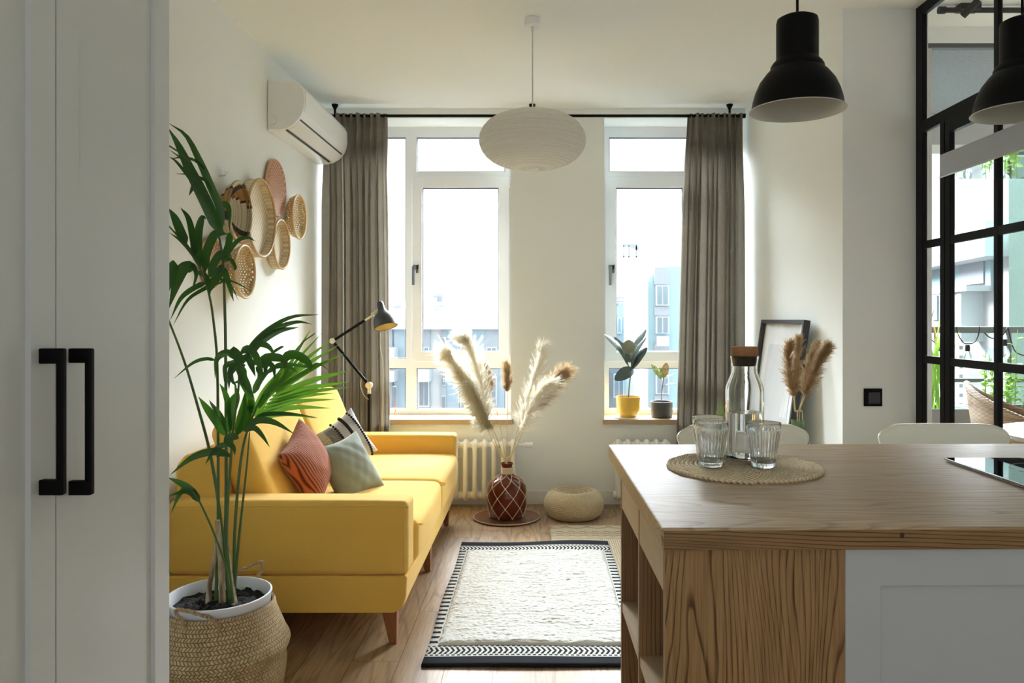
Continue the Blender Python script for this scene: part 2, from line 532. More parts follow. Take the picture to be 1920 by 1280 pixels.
# ---------------------------------------------------------------- black steel glazed partition
def partition():
    root = bpy.data.objects.new('partition_wall', None); col.objects.link(root)
    root.location = (XP, 3.633, 0); BASE[root.name] = Vector(root.location); root['kind'] = 'structure'
    y0, y1 = .4, 3.633
    X0, X1 = XP, XP + .024
    f = MB()
    f.box(X0, X1, 3.570, y1, 0, ZC)                 # wall post
    f.box(X0, X1, y0, 3.572, 2.143, 2.195)          # transom
    f.box(X0, X1, y0, 3.572, ZC - .05, ZC)
    f.box(X0, X1, y0, 3.572, 0, .05)
    for ya in (2.985, 2.35, 1.75, 1.1):
        f.box(X0 + .002, X1 - .002, ya, ya + .03, 2.195, ZC - .05)
    f.build('steel_frame', M['steel_frame'], root, bevel=.003)
    d = MB()
    # door leaf and side light below the transom
    d.box(X0, X1, 3.334, 3.372, .05, 2.143); d.box(X0, X1, 3.377, 3.415, .05, 2.143)
    for z0, z1 in ((1.605, 1.64), (1.078, 1.112), (.55, .585)):
        d.box(X0 + .003, X1 - .003, 3.415, 3.572, z0, z1)
        d.box(X0 + .002, X1 - .002, y0, 3.334, z0, z1)
    d.box(X0 - .004, X1, y0, 3.334, 2.085, 2.143)
    for ya in (2.985, 2.52, 2.09, 1.6, 1.1):
        d.box(X0 + .001, X1 - .001, ya, ya + .028, .05, 2.09)
    d.build('glazing_bars', M['steel_frame'], root, bevel=.002)
    g = MB()
    g.box(X0 + .010, X0 + .014, y0, 3.60, 2.17, ZC - .03)
    g.box(X0 + .010, X0 + .014, y0, 3.60, .03, 2.12)
    g.build('pane', M['pane'], root)
partition()
MB().box(XP, XP + .055, -2.6, .4, 0, ZC).build('wall_kitchen', M['wall'], **S)

# ---------------------------------------------------------------- balcony
rail = thing('balcony_railing', (4.0, 5.45, 0), 'dark grey metal balcony railing behind the wicker chair', 'railing')
m = MB(); m.box(1.84, 6.1, 5.43, 5.48, 1.182, 1.227); m.box(1.84, 6.1, 5.44, 5.47, .835, .862)
m.build('rail', mat('rail_grey', (.10, .12, .125), .5), rail, bevel=.003)
for x in (2.2, 3.3, 4.4, 5.6): MB().box(x, x + .03, 5.445, 5.465, 0, 1.19).build('post', bpy.data.materials['rail_grey'], rail)
m = MB(); m.box(1.84, 6.1, 5.452, 5.458, .1, 1.18); m.build('glass_panel', thin_glass('railing_glass', (.93, .96, .95)), rail)
# mint wall of the neighbouring wing
mint = mat('mint_stucco', (.26, .40, .365), .95, noise=.08, nscale=60, bump=.8, bscale=90, bdist=.01)
MB().prism([(4.255, 7.0), (9, 7.0), (9, 9.2), (5.62, 9.2)], 'Z', -12, 7).build('mint_building', mint, label='pale mint rendered house wall close beyond the balcony', cat='building')

# planters
plm = mat('planter_grey', (.20, .21, .22), .7)
def planter(x0, x1, lab):
    r = thing('planter_box', ((x0 + x1) / 2, 5.22, 0), lab, 'planter', 'grey planters along the balcony railing')
    m = MB(); holed(m, x0, x1, 5.07, 5.37, [(x0 + .02, x1 - .02, 5.09, 5.35)], 0, .69)
    m.v = [Vector((p.x, p.z, p.y)) for p in m.v]
    m.build('planter_body', plm, r, bevel=.004)
    MB().box(x0 + .02, x1 - .02, 5.09, 5.35, .6, .65).build('soil', mat('planter_soil', (.03, .022, .015), .95, bump=1, bscale=50, bdist=.02), r)
planter(2.46, 2.86, 'tall grey planter with red-tipped grass behind the narrow glass pane')
planter(2.92, 3.62, 'tall grey planter with bright green plants behind the wicker chair')

leafmats = {}
def leafm(name, c, c2, rough=.4, tr=.35):
    m, k, b = new_mat(name)
    o = k.obj()
    colr = k.mix(k.noise(o, 9, 3), c, c2)
    k.link(colr, b.inputs['Base Color'])
    b.inputs['Roughness'].default_value = rough
    t = k.n('ShaderNodeBsdfTranslucent'); k.link(k.mix(.5, colr, (.35, .55, .05)), t.inputs[0])
    mx = k.n('ShaderNodeMixShader'); mx.inputs[0].default_value = tr
    k.link(b.outputs[0], mx.inputs[1]); k.link(t.outputs[0], mx.inputs[2])
    k.link(mx.outputs[0], k.nt.nodes['Material Output'].inputs[0])
    return m
M['bright_leaf'] = leafm('bright_leaf', (.14, .30, .03), (.26, .44, .07), .5, .35)

def ribbon(mb, pts, w, side=None, fold=.15, n=9, prof=None, twist=0):
    """a leaf blade along pts; w is half width"""
    q = spline(pts, n)
    vs = []
    for i, p in enumerate(q):
        t = q[min(i + 1, n)] - q[max(i - 1, 0)]; t.normalize()
        s = side if side is not None else Vector((0, 1, 0))
        u = t.cross(s)
        if u.length < .05: u = t.orthogonal()
        u.normalize()
        if twist: u = Matrix.Rotation(twist, 3, t) @ u
        nn = u.cross(t)
        tt = i / n
        ww = w * (prof(tt) if prof else (math.sin(PI * min(1, tt ** .75 * .97 + .03)) ** .7 if 0 < tt < 1 else (.25 if tt == 0 else .02)))
        vs += [p - u * ww, p + nn * (fold * ww), p + u * ww]
    fs = []
    for i in range(n):
        for j in range(2):
            a = i * 3 + j
            fs.append((a, a + 1, a + 4, a + 3))
    mb.add(vs, fs)

rng = random.Random(3)
def leafy(mb, base, h, n, spread, lw):
    """an upright stem with small broad leaves"""
    top = Vector(base) + Vector((rng.uniform(-spread, spread), rng.uniform(-spread, spread), h))
    mid = Vector(base).lerp(top, .5) + Vector((rng.uniform(-.02, .02), 0, .02))
    path = spline([base, mid, top], 8)
    mb.tube(path, .0022, 5)
    for i in range(n):
        t = .25 + .75 * (i + rng.random() * .5) / n
        p = path[min(8, int(t * 8))]
        a = rng.uniform(0, 2 * PI)
        d = Vector((math.cos(a), math.sin(a) * .8, rng.uniform(-.2, .5))).normalized()
        L = lw * rng.uniform(.7, 1.3)
        ribbon(mb, [p, p + d * L * .6 + Vector((0, 0, .01)), p + d * L], L * .33, side=Vector((rng.uniform(-.4, .4), rng.uniform(-.3, .3), 1)), n=5)

pl = thing('balcony_grass', (2.66, 5.22, .65), 'upright green grass with red tips in the grey planter', 'plant')
m = MB(); m2 = MB()
for i in range(46):
    b = Vector((2.66 + rng.uniform(-.10, .1), 5.22 + rng.uniform(-.06, .06), .651))
    t = b + Vector((rng.uniform(-.16, .12), rng.uniform(-.08, .08), rng.uniform(.35, .68)))
    ribbon(m, [b, b.lerp(t, .5) + Vector((0, 0, .05)), t], .006, n=6)
    if i % 3 == 0:
        ribbon(m2, [t - Vector((.004, 0, .03)), t, t + Vector((rng.uniform(-.03, .02), -.01, .07))], .006, n=4)
m.build('blades', M['bright_leaf'], pl); m2.build('tips', mat('red_tip', (.62, .16, .14), .6), pl)
for (x0, x1, hh, lab, n) in ((2.98, 3.26, .42, 'bushy bright green leafy plant above the wicker chair back', 17), (3.42, 3.58, .40, 'green plant with pale lilac flower spikes by the mint wall', 13)):
    pl = thing('balcony_plant', ((x0 + x1) / 2, 5.22, .65), lab, 'plant')
    m = MB()
    for i in range(n):
        leafy(m, (rng.uniform(x0, x1), 5.22 + rng.uniform(-.08, .08), .652), hh * rng.uniform(.55, 1), 9, .04, .045)
    m.build('leaves', M['bright_leaf'], pl)
    if x0 > 3.3:
        m = MB()
        for i in range(6):
            b = Vector((rng.uniform(x0, x1), 5.2, .8)); t = b + Vector((rng.uniform(-.04, .04), 0, .38))
            m.tube([b, t], .002, 4)
            for j in range(22):
                p = b.lerp(t, .4 + .6 * j / 22) + Vector((rng.uniform(-.012, .012), rng.uniform(-.012, .012), 0))
                m.cyl(p, p + Vector((0, 0, .008)), .005, .002, 5)
        m.build('flowers', mat('lilac', (.50, .48, .66), .7), pl)
    else:
        # one taller shoot
        m = MB(); leafy(m, (3.22, 5.22, .66), .55, 7, .02, .06); m.build('shoot', M['bright_leaf'], pl)

# wicker chair
def wicker(name, c1, c2, s=60, holes=0):
    m, k, b = new_mat(name)
    o = k.obj(); x, y, z = k.xyz(o)
    a = k.n('ShaderNodeTexWave', wave_type='BANDS', bands_direction='Z'); k.link(o, a.inputs[0]); a.inputs['Scale'].default_value = s; a.inputs['Distortion'].default_value = 1.2; a.inputs['Detail'].default_value = 2
    w = k.n('ShaderNodeTexWave', wave_type='RINGS', rings_direction='Z'); k.link(o, w.inputs[0]); w.inputs['Scale'].default_value = s * .5; w.inputs['Distortion'].default_value = 1.5
    f = k.math('MULTIPLY', a.outputs['Fac'], k.rng(w.outputs['Fac'], 0, 1, .5, 1))
    k.link(k.mix(f, c1, c2), b.inputs['Base Color'])
    b.inputs['Roughness'].default_value = .6
    k.link(k.bump(f, .8, .004), b.inputs['Normal'])
    return m
wk = wicker('brown_wicker', (.08, .04, .02), (.42, .27, .15), 40)
def wicker_chair(cx, cy, rz):
    r = thing('wicker_armchair', (cx, cy, 0), 'brown wicker tub armchair on the balcony', 'armchair')
    Mz = Matrix.Rotation(rz, 3, 'Z')
    c = Vector((cx, cy, 0))
    def rad(z): return .27 + .06 * (z - .4) / .45
    def top(a): return .88 - .27 * min(1, abs(a) / R(120)) ** 1.1
    def bot(a): 
        s = (abs(a) - R(58)) / R(50)
        return .40 if not 0 < s < 1 else .40 + .16 * math.sin(PI * s)
    def fn(u, v):
        a = R(-122) + u * R(244)
        z = bot(a) + (top(a) - bot(a)) * v
        rr = rad(z)
        return c + Mz @ Vector((-rr * math.cos(a) * (1.08 if abs(a) > R(60) else 1), rr * math.sin(a), z))
    m = MB().grid(fn, 61, 14); m.build('back', wk, r, smooth=True, solid=.022)
    def edge(z): return [c + Mz @ Vector((-rad(top(a)) * math.cos(a) * (1.08 if abs(a) > R(60) else 1), rad(top(a)) * math.sin(a), top(a))) for a in [R(-122) + R(244) * i / 40 for i in range(41)]]
    MB().tube(edge(0), .022, 8).build('rim', wk, r, smooth=True)
    MB().lathe([(0, .34), (.25, .34), (.28, .37), (.27, .41), (0, .42)], c, 32).build('seat', wk, r, smooth=True)
    for sx in (-1, 1):
        for sy in (-1, 1):
            p = Mz @ Vector((sx * .2, sy * .2, 0))
            MB().cyl(c + p * 1.1, c + p + Vector((0, 0, .36)), .018, .02, 10).build('leg', wk, r, smooth=True)
wicker_chair(2.94, 4.62, R(-28))

# round white table by the partition, in the side room
t = thing('round_table', (2.66, 3.62, 0), 'round white table beyond the glazed partition', 'table')
MB().lathe([(0, .715), (.44, .715), (.455, .722), (.455, .738), (.44, .742), (0, .742)], (2.66, 3.62, 0), 64).build('tabletop', M['white'], t, smooth=True)
MB().lathe([(.26, 0), (.26, .012), (.05, .03), (.028, .06), (.028, .66), (.1, .715), (0, .715)], (2.66, 3.62, 0), 32).build('pedestal', M['white'], t, smooth=True)

# string lights hung on the railing
sl = thing('string_lights', (3.0, 5.40, 1.2), 'black cable with clear bulbs looped over the balcony railing', 'string lights')
m = MB()
def Pz(x, y): return P(x, y, 5.40)
runs = [[(1742, 633), (1755, 643), (1766, 640), (1772, 615)], [(1793, 612), (1797, 628), (1806, 642), (1814, 644), (1826, 642), (1834, 630), (1837, 612)],
        [(1846, 624), (1855, 632), (1866, 634), (1880, 628), (1890, 613)], [(1890, 613), (1896, 640), (1905, 660), (1925, 668)]]
for rn in runs: m.tube(spline([Pz(*p) for p in rn], 16), .004, 6)
m.build('cable', M['black_matte'], sl, smooth=True)
bulbg = mat('bulb_glass', (1, 1, 1), .02, trans=1, ior=1.3)
for (bx, by) in ((1760, 646), (1814, 646), (1884, 636)):
    p = Pz(bx, by)
    MB().lathe([(0, .0), (.014, 0), (.016, -.02), (.016, -.045), (0, -.045)], p, 16).build('socket', M['black_matte'], sl, smooth=True)
    MB().lathe([(.012, -.045), (.022, -.065), (.032, -.095), (.027, -.12), (.012, -.133), (0.001, -.135)], p, 20).build('bulb', bulbg, sl, smooth=True)

# track light on the side room ceiling
tl = thing('track_light', (2.3, 3.82, 2.83), 'black ceiling track light behind the glazed partition', 'track light')
m = MB(); z = P(1800, 20, 3.82).z
m.cyl(P(1762, 19, 3.82), (3.4, 3.82, z), .013, n=16); m.cyl(P(1760, 19, 3.82), P(1772, 19, 3.82), .018, n=16)
m.build('track', M['black_matte'], tl, smooth=True)
a = P(1815, 18, 3.82)
MB().cyl(a + Vector((0, 0, .0)), a + Vector((0, 0, 2.83 - z)), .012, n=12).box(a.x - .05, a.x + .05, 3.79, 3.85, 2.80, 2.83).build('mount', M['black_matte'], tl, smooth=True)
MB().cyl(P(1805, 30, 3.78), P(1835, 0, 3.72), .017, .017, 16).build('spot_head', M['black_matte'], tl, smooth=True)
MB().box(3.2, 3.23, 3.8, 3.84, z, 2.83).build('bracket', M['black_matte'], tl)

# ---------------------------------------------------------------- outside: ground and buildings
MB().box(-160, 160, 6, 260, -12.2, -12).build('ground', mat('street_grey', (.05, .05, .05), .9), **S)
pal = dict(white=(.62, .64, .66), grey=(.25, .275, .31), lgrey=(.38, .41, .45), blue=(.36, .45, .52), cyan=(.38, .52, .56), dark=(.12, .14, .17))
bm_ = {k_: mat('facade_' + k_, v_, .85) for k_, v_ in pal.items()}
wglass = mat('facade_window_glass', (.20, .25, .30), .15, spec=.6)
def fbox(mb, px0, px1, py0, py1, Y, d=.2):
    a = P(px0, py0, Y); b = P(px1, py1, Y)
    mb.box(min(a.x, b.x), max(a.x, b.x), Y - d, Y, min(a.z, b.z), max(a.z, b.z)); return mb
# building A seen low in both windows, blue grey front with a white parapet
YA = 32.0
bA = thing('apartment_building', (P(800, 0, YA).x, YA + 4, -12), 'white apartment block with blue and grey panels seen low through the left window', 'building')
a = P(560, 616, YA); b = P(1105, 616, YA)
MB().box(a.x, b.x, YA, YA + 9, -12, a.z).build('facade', bm_['white'], bA)
m = MB(); fbox(m, 560, 1105, 592, 617, YA, .5); m.box(a.x, b.x, YA, YA + 9, a.z, P(0, 600, YA).z)
m.build('parapet', bm_['white'], bA)
m = MB()
for x0, x1 in ((838, 862), (880, 911), (740, 760), (918, 948), (560, 640)): fbox(m, x0, x1, 617, 1100, YA, .12)
m.build('blue_panels', bm_['blue'], bA)
m = MB()
for x0, x1 in ((785, 807), (828, 838), (863, 880), (911, 935), (722, 737), (650, 700), (1010, 1040)): fbox(m, x0, x1, 617, 1100, YA, .16)
m.build('grey_panels', bm_['lgrey'], bA)
def winp(x0, x1, y0, y1, Y, par, d=.2):
    w = fbox(MB(), x0, x1, y0, y1, Y, d).build('window', bm_['white'], par)
    s = (x1 - x0) * .12; t = (y1 - y0) * .06
    m = MB(); xm = (x0 + x1) / 2
    fbox(m, x0 + s, xm - s / 2, y0 + t, y1 - t, Y, d + .03); fbox(m, xm + s / 2, x1 - s, y0 + t, y1 - t, Y, d + .03)
    m.build('pane', wglass, w)
BASE_fix = True
for (x0, x1, y0, y1) in ((829, 837, 632, 656), (829, 837, 694, 722), (829, 837, 741, 766), (864, 879, 630, 660), (864, 879, 700, 730), (864, 879, 742, 765),
                         (786, 806, 705, 762), (787, 806, 650, 676), (912, 932, 650, 690), (912, 932, 705, 760), (738, 746, 722, 765), (655, 690, 640, 690)):
    winp(x0, x1, y0, y1, YA, bA)
for (x0, x1, y0, y1) in ((724, 748, 650, 672), (724, 748, 692, 712), (780, 812, 690, 712)): fbox(MB(), x0, x1, y0, y1, YA, 1.1).build('balcony', bm_['white'], bA)
# roof top structures
for (x0, x1, y0, y1) in ((818, 838, 548, 572), (803, 826, 559, 575), (836, 852, 553, 570), (745, 762, 565, 580), (735, 770, 578, 596)): fbox(MB(), x0, x1, y0, y1, YA + 3 + (x0 % 7) * .3, 1.2).build('chimney', bm_['lgrey'], bA)
m = MB(); fbox(m, 790, 854, 568, 574, YA + 2.6, 2.5); fbox(m, 792, 826, 583, 606, YA + 2.6, 2); fbox(m, 826, 862, 577, 606, YA + 3.6, 2)
m.build('roof_house', bm_['white'], bA)
m = MB()
for i in range(9): fbox(m, 883 + i * 4, 886 + i * 4, 601, 606, YA - .35, .1)
m.build('parapet_marks', bm_['dark'], bA)  # small dark blocks standing for the illegible marks along the parapet
# building B: big white round-cornered block behind
YBb = 62.0
bB = thing('curved_building', (0, YBb + 8, -12), 'large white round-cornered block with fine horizontal lines behind', 'building')
def roundblock(x0, x1, ztop, r, y0, y1, left=True):
    pts = [(x0, -12)]
    pts += [(x0 + r - r * math.cos(R(t)), ztop - r + r * math.sin(R(t))) for t in range(0, 91, 10)]
    pts += [(x1, ztop), (x1, -12)]
    return MB().prism(pts, 'Y', y0, y1)
def linesm():
    m, k, b = new_mat('lined_white_facade')
    x, y, z = k.xyz(k.obj())
    f = k.math('LESS_THAN', k.math('FRACT', k.math('MULTIPLY', z, 1.6)), .12)
    k.link(k.mix(f, (.70, .72, .74), (.58, .61, .64)), b.inputs['Base Color']); b.inputs['Roughness'].default_value = .9
    return m
lm = linesm()
x0 = P(862, 0, YBb).x
roundblock(x0, P(1210, 0, YBb).x, P(0, 480, YBb).z, 2.6, YBb, YBb + 14).build('facade', lm, bB)
m = MB(); a = P(1168, 456, YBb); 
m.box(a.x, P(1195, 0, YBb).x, YBb, YBb + .5, P(0, 462, YBb).z, P(0, 457, YBb).z)
for xx in (1168, 1178, 1192): m.box(P(xx, 0, YBb).x, P(xx + 2.5, 0, YBb).x, YBb, YBb + .4, P(0, 480, YBb).z - .1, P(0, 460, YBb).z)
m.prism([(P(1180, 0, YBb).x, P(0, 462, YBb).z), (P(1197, 0, YBb).x, P(0, 462, YBb).z), (P(1197, 0, YBb).x, P(0, 471, YBb).z)], 'Y', YBb, YBb + .5)
m.build('roof_sign_frame', bm_['lgrey'], bB)
# building C: cyan with rounded corner, right window
YC = 26.0
bC = thing('cyan_building', (P(1300, 0, YC).x, YC + 4, -12), 'pale cyan block with a rounded roof corner seen through the right window', 'building')
roundblock(P(1213, 0, YC).x, P(1500, 0, YC).x, P(0, 500, YC).z, .75, YC, YC + 7).build('facade', bm_['cyan'], bC)
m = fbox(MB(), 1205, 1213, 520, 1100, YC + .1, .3); m.build('edge_strip', bm_['white'], bC)
m = MB()
for (y0, y1) in ((502, 534), (574, 592), (642, 700), (740, 900)): fbox(m, 1226, 1253, y0, y1, YC, .1)
for (y0, y1) in ((502, 900),): fbox(m, 1330, 1360, y0, y1, YC, .1)
m.build('grey_panels', bm_['lgrey'], bC)
for (x0, x1, y0, y1) in ((1228, 1253, 535, 573), (1228, 1253, 593, 625), (1228, 1253, 702, 738)): winp(x0, x1, y0, y1, YC, bC)
m = fbox(MB(), 1231, 1251, 630, 648, YC - .3, .4); m.build('cooling_unit', bm_['white'], bC)
# building D: low grey block with a railing between them
YD = 40.0
bD = thing('grey_building', (P(1180, 0, YD).x, YD + 4, -12), 'low grey block with a roof railing and wide windows, right window', 'building')
fbox(MB(), 1120, 1206, 573, 1100, YD, 6).build('facade', bm_['grey'], bD)
m = MB()
for yy in (558, 565): fbox(m, 1120, 1206, yy, yy + 1, YD - 6, .05)
for xx in range(1122, 1206, 12): fbox(m, xx, xx + 1, 558, 573, YD - 6, .05)
m.build('roof_railing', bm_['dark'], bD)
for (x0, x1, y0, y1) in ((1176, 1203, 594, 628), (1157, 1165, 594, 625), (1176, 1203, 650, 690), (1150, 1170, 700, 745), (1178, 1203, 700, 745)): winp(x0, x1, y0, y1, YD - 6, bD, .1)
# building E: white and grey wing beyond the balcony, its front running away from us
bE = thing('white_wing_building', (6.6, 12, -12), 'white wing with grey panels and a recessed balcony beyond the partition', 'building')
ang = math.atan(.174)
def ep(Yc, z, out=0): return Vector((5.88 + .174 * (Yc - 10) - out, Yc, z))
def ebox(mb, Ya, Yb, z0, z1, out=0, thick=.1):
    a0, b0 = ep(Ya, 0, out), ep(Yb, 0, out)
    vs = []
    for z in (z0, z1):
        vs += [(a0.x, Ya, z), (b0.x, Yb, z), (b0.x + thick, Yb, z), (a0.x + thick, Ya, z)]
    return mb.add(vs, [(0, 3, 2, 1), (4, 5, 6, 7), (0, 1, 5, 4), (1, 2, 6, 5), (2, 3, 7, 6), (3, 0, 4, 7)])
def eY(x): # depth where the front is crossed by the ray through column x
    t = (x - CX) / F
    return (5.88 - 1.74) / (t - .174)
def ez(x, y): Y = eY(x); return CZ - (y - CY) * Y / F
ztop = ez(1840, 470)
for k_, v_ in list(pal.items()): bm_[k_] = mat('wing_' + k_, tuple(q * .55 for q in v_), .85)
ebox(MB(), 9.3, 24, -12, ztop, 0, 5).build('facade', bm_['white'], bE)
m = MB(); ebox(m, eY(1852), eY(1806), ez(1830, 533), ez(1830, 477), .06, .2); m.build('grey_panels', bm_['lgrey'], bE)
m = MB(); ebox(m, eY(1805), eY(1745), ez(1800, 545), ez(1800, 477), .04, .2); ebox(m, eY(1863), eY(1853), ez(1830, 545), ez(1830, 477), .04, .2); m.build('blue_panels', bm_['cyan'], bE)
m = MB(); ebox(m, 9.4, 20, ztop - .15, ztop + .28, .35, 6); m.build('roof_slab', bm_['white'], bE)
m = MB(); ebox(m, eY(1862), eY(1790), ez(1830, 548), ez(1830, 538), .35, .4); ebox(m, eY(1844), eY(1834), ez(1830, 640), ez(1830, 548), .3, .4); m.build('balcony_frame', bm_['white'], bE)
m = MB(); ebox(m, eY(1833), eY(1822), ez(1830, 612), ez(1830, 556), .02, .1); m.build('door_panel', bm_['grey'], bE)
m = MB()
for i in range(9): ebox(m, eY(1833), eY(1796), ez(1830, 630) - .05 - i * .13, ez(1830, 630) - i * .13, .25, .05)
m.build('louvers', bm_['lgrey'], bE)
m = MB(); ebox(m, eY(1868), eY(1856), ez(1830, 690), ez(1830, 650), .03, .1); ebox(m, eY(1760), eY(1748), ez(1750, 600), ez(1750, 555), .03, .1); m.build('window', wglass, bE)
# ================================================================ furniture
# ---- tall grey wardrobe at the left
gp = mat('cabinet_grey_paint', (.66, .69, .70), .32, spec=.45)
cab = thing('wardrobe', (-1.17, 1.2, 0), 'tall light grey wardrobe with panelled doors and black bar handles', 'wardrobe')
MB().box(XL + .003, -.872, .55, 1.781, 0, 2.35).build('body', gp, cab, bevel=.002)
def door(y0, y1, hy):
    X = -.85
    st = .066
    m = MB()
    holed(m, y0, y1, .08, 2.33, [(y0 + st, y1 - st, .08 + st, 2.33 - st)], X - .018, X, plane='YZ')
    d = m.build('door', gp, cab, bevel=.0007)
    MB().box(X - .018, X - .0095, y0 + st, y1 - st, .08 + st, 2.33 - st).build('panel', gp, d)
    h = MB()
    z1 = CZ - (653 - CY) * hy / F; z0 = CZ - (927 - CY) * hy / F
    zz0, zz1 = z0, z1
    rb = rbox(X + .028, X + .040, hy - .007, hy + .007, zz0, zz1, .003)
    h.add(rb.v, rb.f)
    for za, zb in ((zz0, zz0 + .026), (zz1 - .026, zz1)):
        rb = rbox(X - .001, X + .038, hy - .0075, hy + .0075, za, zb, .002); h.add(rb.v, rb.f)
    h.build('handle', M['black_matte'], d, smooth=True)
door(1.364, 1.780, 1.405)
door(.945, 1.360, 1.322)
door(.55, .942, .9)

# ---- air conditioner
ac = thing('air_conditioner', (XL, 4.71, 2.31), 'white wall air conditioner above the woven baskets', 'air conditioner')
Y0, Y1 = 4.232, 5.19
zt, zb = 2.588, 2.315
prof = [(XL + .002, zb), (XL + .002, zt), (XL + .14, zt - .002), (XL + .172, zt - .012), (XL + .192, zt - .035), (XL + .203, zt - .08), (XL + .205, zt - .13),
        (XL + .198, zt - .17), (XL + .182, zt - .205), (XL + .15, zt - .240), (XL + .11, zb + .008), (XL + .06, zb)]
wp = mat('ac_white', (.82, .83, .82), .25, spec=.5)
MB().prism(prof, 'Y', Y0, Y1).build('housing', wp, ac, bevel=.006, seg=3)
m = MB(); m.prism([(XL + .2066, zt - .06), (XL + .2075, zt - .13), (XL + .2005, zt - .172), (XL + .198, zt - .17), (XL + .205, zt - .13), (XL + .204, zt - .06)], 'Y', Y0 + .02, Y1 - .02)
m.build('front_panel', wp, ac, smooth=True)
dk = mat('vent_dark', (.03, .033, .036), .5)
def under(t0, t1, y0, y1, d, name, mm):
    a = Vector((XL + .182, 0, zt - .205)); b = Vector((XL + .11, 0, zb + .008))
    n = Vector((b.z - a.z, 0, a.x - b.x)).normalized()
    if n.z > 0: n = -n
    p, q = a.lerp(b, t0), a.lerp(b, t1)
    MB().prism([(p.x - n.x * .004, p.z - n.z * .004), (q.x - n.x * .004, q.z - n.z * .004), (q.x + n.x * d, q.z + n.z * d), (p.x + n.x * d, p.z + n.z * d)], 'Y', y0, y1).build(name, mm, ac)
under(.05, .25, Y0 + .02, Y1 - .04, .002, 'air_outlet', dk)
under(.30, .95, Y0 + .03, Y1 - .05, .006, 'flap', wp)
under(1.02, 1.15, Y0 + .02, Y1 - .08, .0025, 'air_outlet', dk)
m = MB()
ring = [Vector((XL + .03 + .024 * math.cos(t), Y0 - .0005, zb + .052 + .024 * math.sin(t))) for t in [R(-120 + 10 * i) for i in range(24)]]
m.tube(ring, .0008, 5).build('screw_cover', bpy.data.materials['grey_plaster'], ac)

# ---- woven baskets on the left wall
straw_l = (.72, .56, .33)
def weave(name, c1, c2, s=70, mode='cross', bstr=.7):
    m, k, b = new_mat(name)
    o = k.obj(); x, y, z = k.xyz(o)
    ang = k.math('ARCTAN2', z, y); rr = k.math('SQRT', k.math('ADD', k.math('MULTIPLY', y, y), k.math('MULTIPLY', z, z)))
    if mode == 'cross':
        a = k.math('SINE', k.math('MULTIPLY', y, s * 6.283)); c = k.math('SINE', k.math('MULTIPLY', z, s * 6.283))
        f = k.rng(k.math('MULTIPLY', a, c), -1, 1)
    elif mode == 'spokes':
        a = k.math('SINE', k.math('MULTIPLY', ang, 24)); c = k.math('SINE', k.math('MULTIPLY', rr, 6.283 * 42))
        f = k.rng(k.math('MULTIPLY', a, c), -1, 1)
        sp = k.rng(k.math('ABSOLUTE', k.math('SINE', k.math('MULTIPLY', ang, 11))), 0, .30, 1, 0)
        f = k.math('MAXIMUM', k.math('MULTIPLY', f, .75), k.math('SUBTRACT', 1, sp)) if False else k.math('MULTIPLY', f, k.math('SUBTRACT', 1, k.math('MULTIPLY', sp, .9)))
    elif mode == 'rings':
        c = k.math('SINE', k.math('MULTIPLY', rr, 6.283 * s)); a = k.math('SINE', k.math('MULTIPLY', ang, 60))
        f = k.rng(k.math('ADD', c, k.math('MULTIPLY', a, .3)), -1.3, 1.3)
    nz = k.noise(o, 40, 3)
    cc = k.mix(f, c2, c1)
    cc = k.mix(k.math('MULTIPLY', k.rng(nz, .3, .7), .35), cc, tuple(q * .75 for q in c1))
    k.link(cc, b.inputs['Base Color'])
    b.inputs['Roughness'].default_value = .6
    k.link(k.bump(f, bstr, .002), b.inputs['Normal'])
    return m
def wall_basket(name, cy, cz, r, d, rim, fill, label, rimr=.006, bowl=False, flat=False, n=64, scallop=0, mod=None, rm=None):
    t = thing(name, (XL, cy, cz), label, 'basket', 'woven baskets and trays on the left wall')
    c = Vector((XL + .002, cy, cz))
    if flat:
        prof = [(.001, .018), (r * .5, .020), (r * .9, .022), (r * .97, .026), (r, .02), (r * .97, .008), (r * .4, .004)]
    elif bowl:
        prof = [(.001, .012), (r * .35, .014), (r * .65, .022), (r * .85, .04), (r * .97, d - .004), (r, d), (r * 1.01, d - .004), (r * .88, .03), (r * .66, .012), (r * .35, .002)]
    else:
        prof = [(.001, .006), (r * .9, .006), (r * .955, .010), (r * .97, d - .003), (r, d - .003), (r, .003), (r * .9, .001)]
    MB().lathe(prof, c, n, axis='X', mod=mod).build('woven_body', fill, t, smooth=True, auto=50)
    if not flat:
        ri = [c + Vector((d, r * .985 * math.cos(2 * PI * i / 64), r * .985 * math.sin(2 * PI * i / 64))) for i in range(64)]
        MB().tube(ri, rimr, 8, closed=True).build('rim', rim, t, smooth=True)
    else:
        ri = [c + Vector((.016, r * (1 + .012 * math.sin(40 * 2 * PI * i / 320)) * math.cos(2 * PI * i / 320), r * (1 + .012 * math.sin(40 * 2 * PI * i / 320)) * math.sin(2 * PI * i / 320))) for i in range(320)]
        MB().tube(ri, .009, 6, closed=True).build('rim', rim, t, smooth=True)
    return t
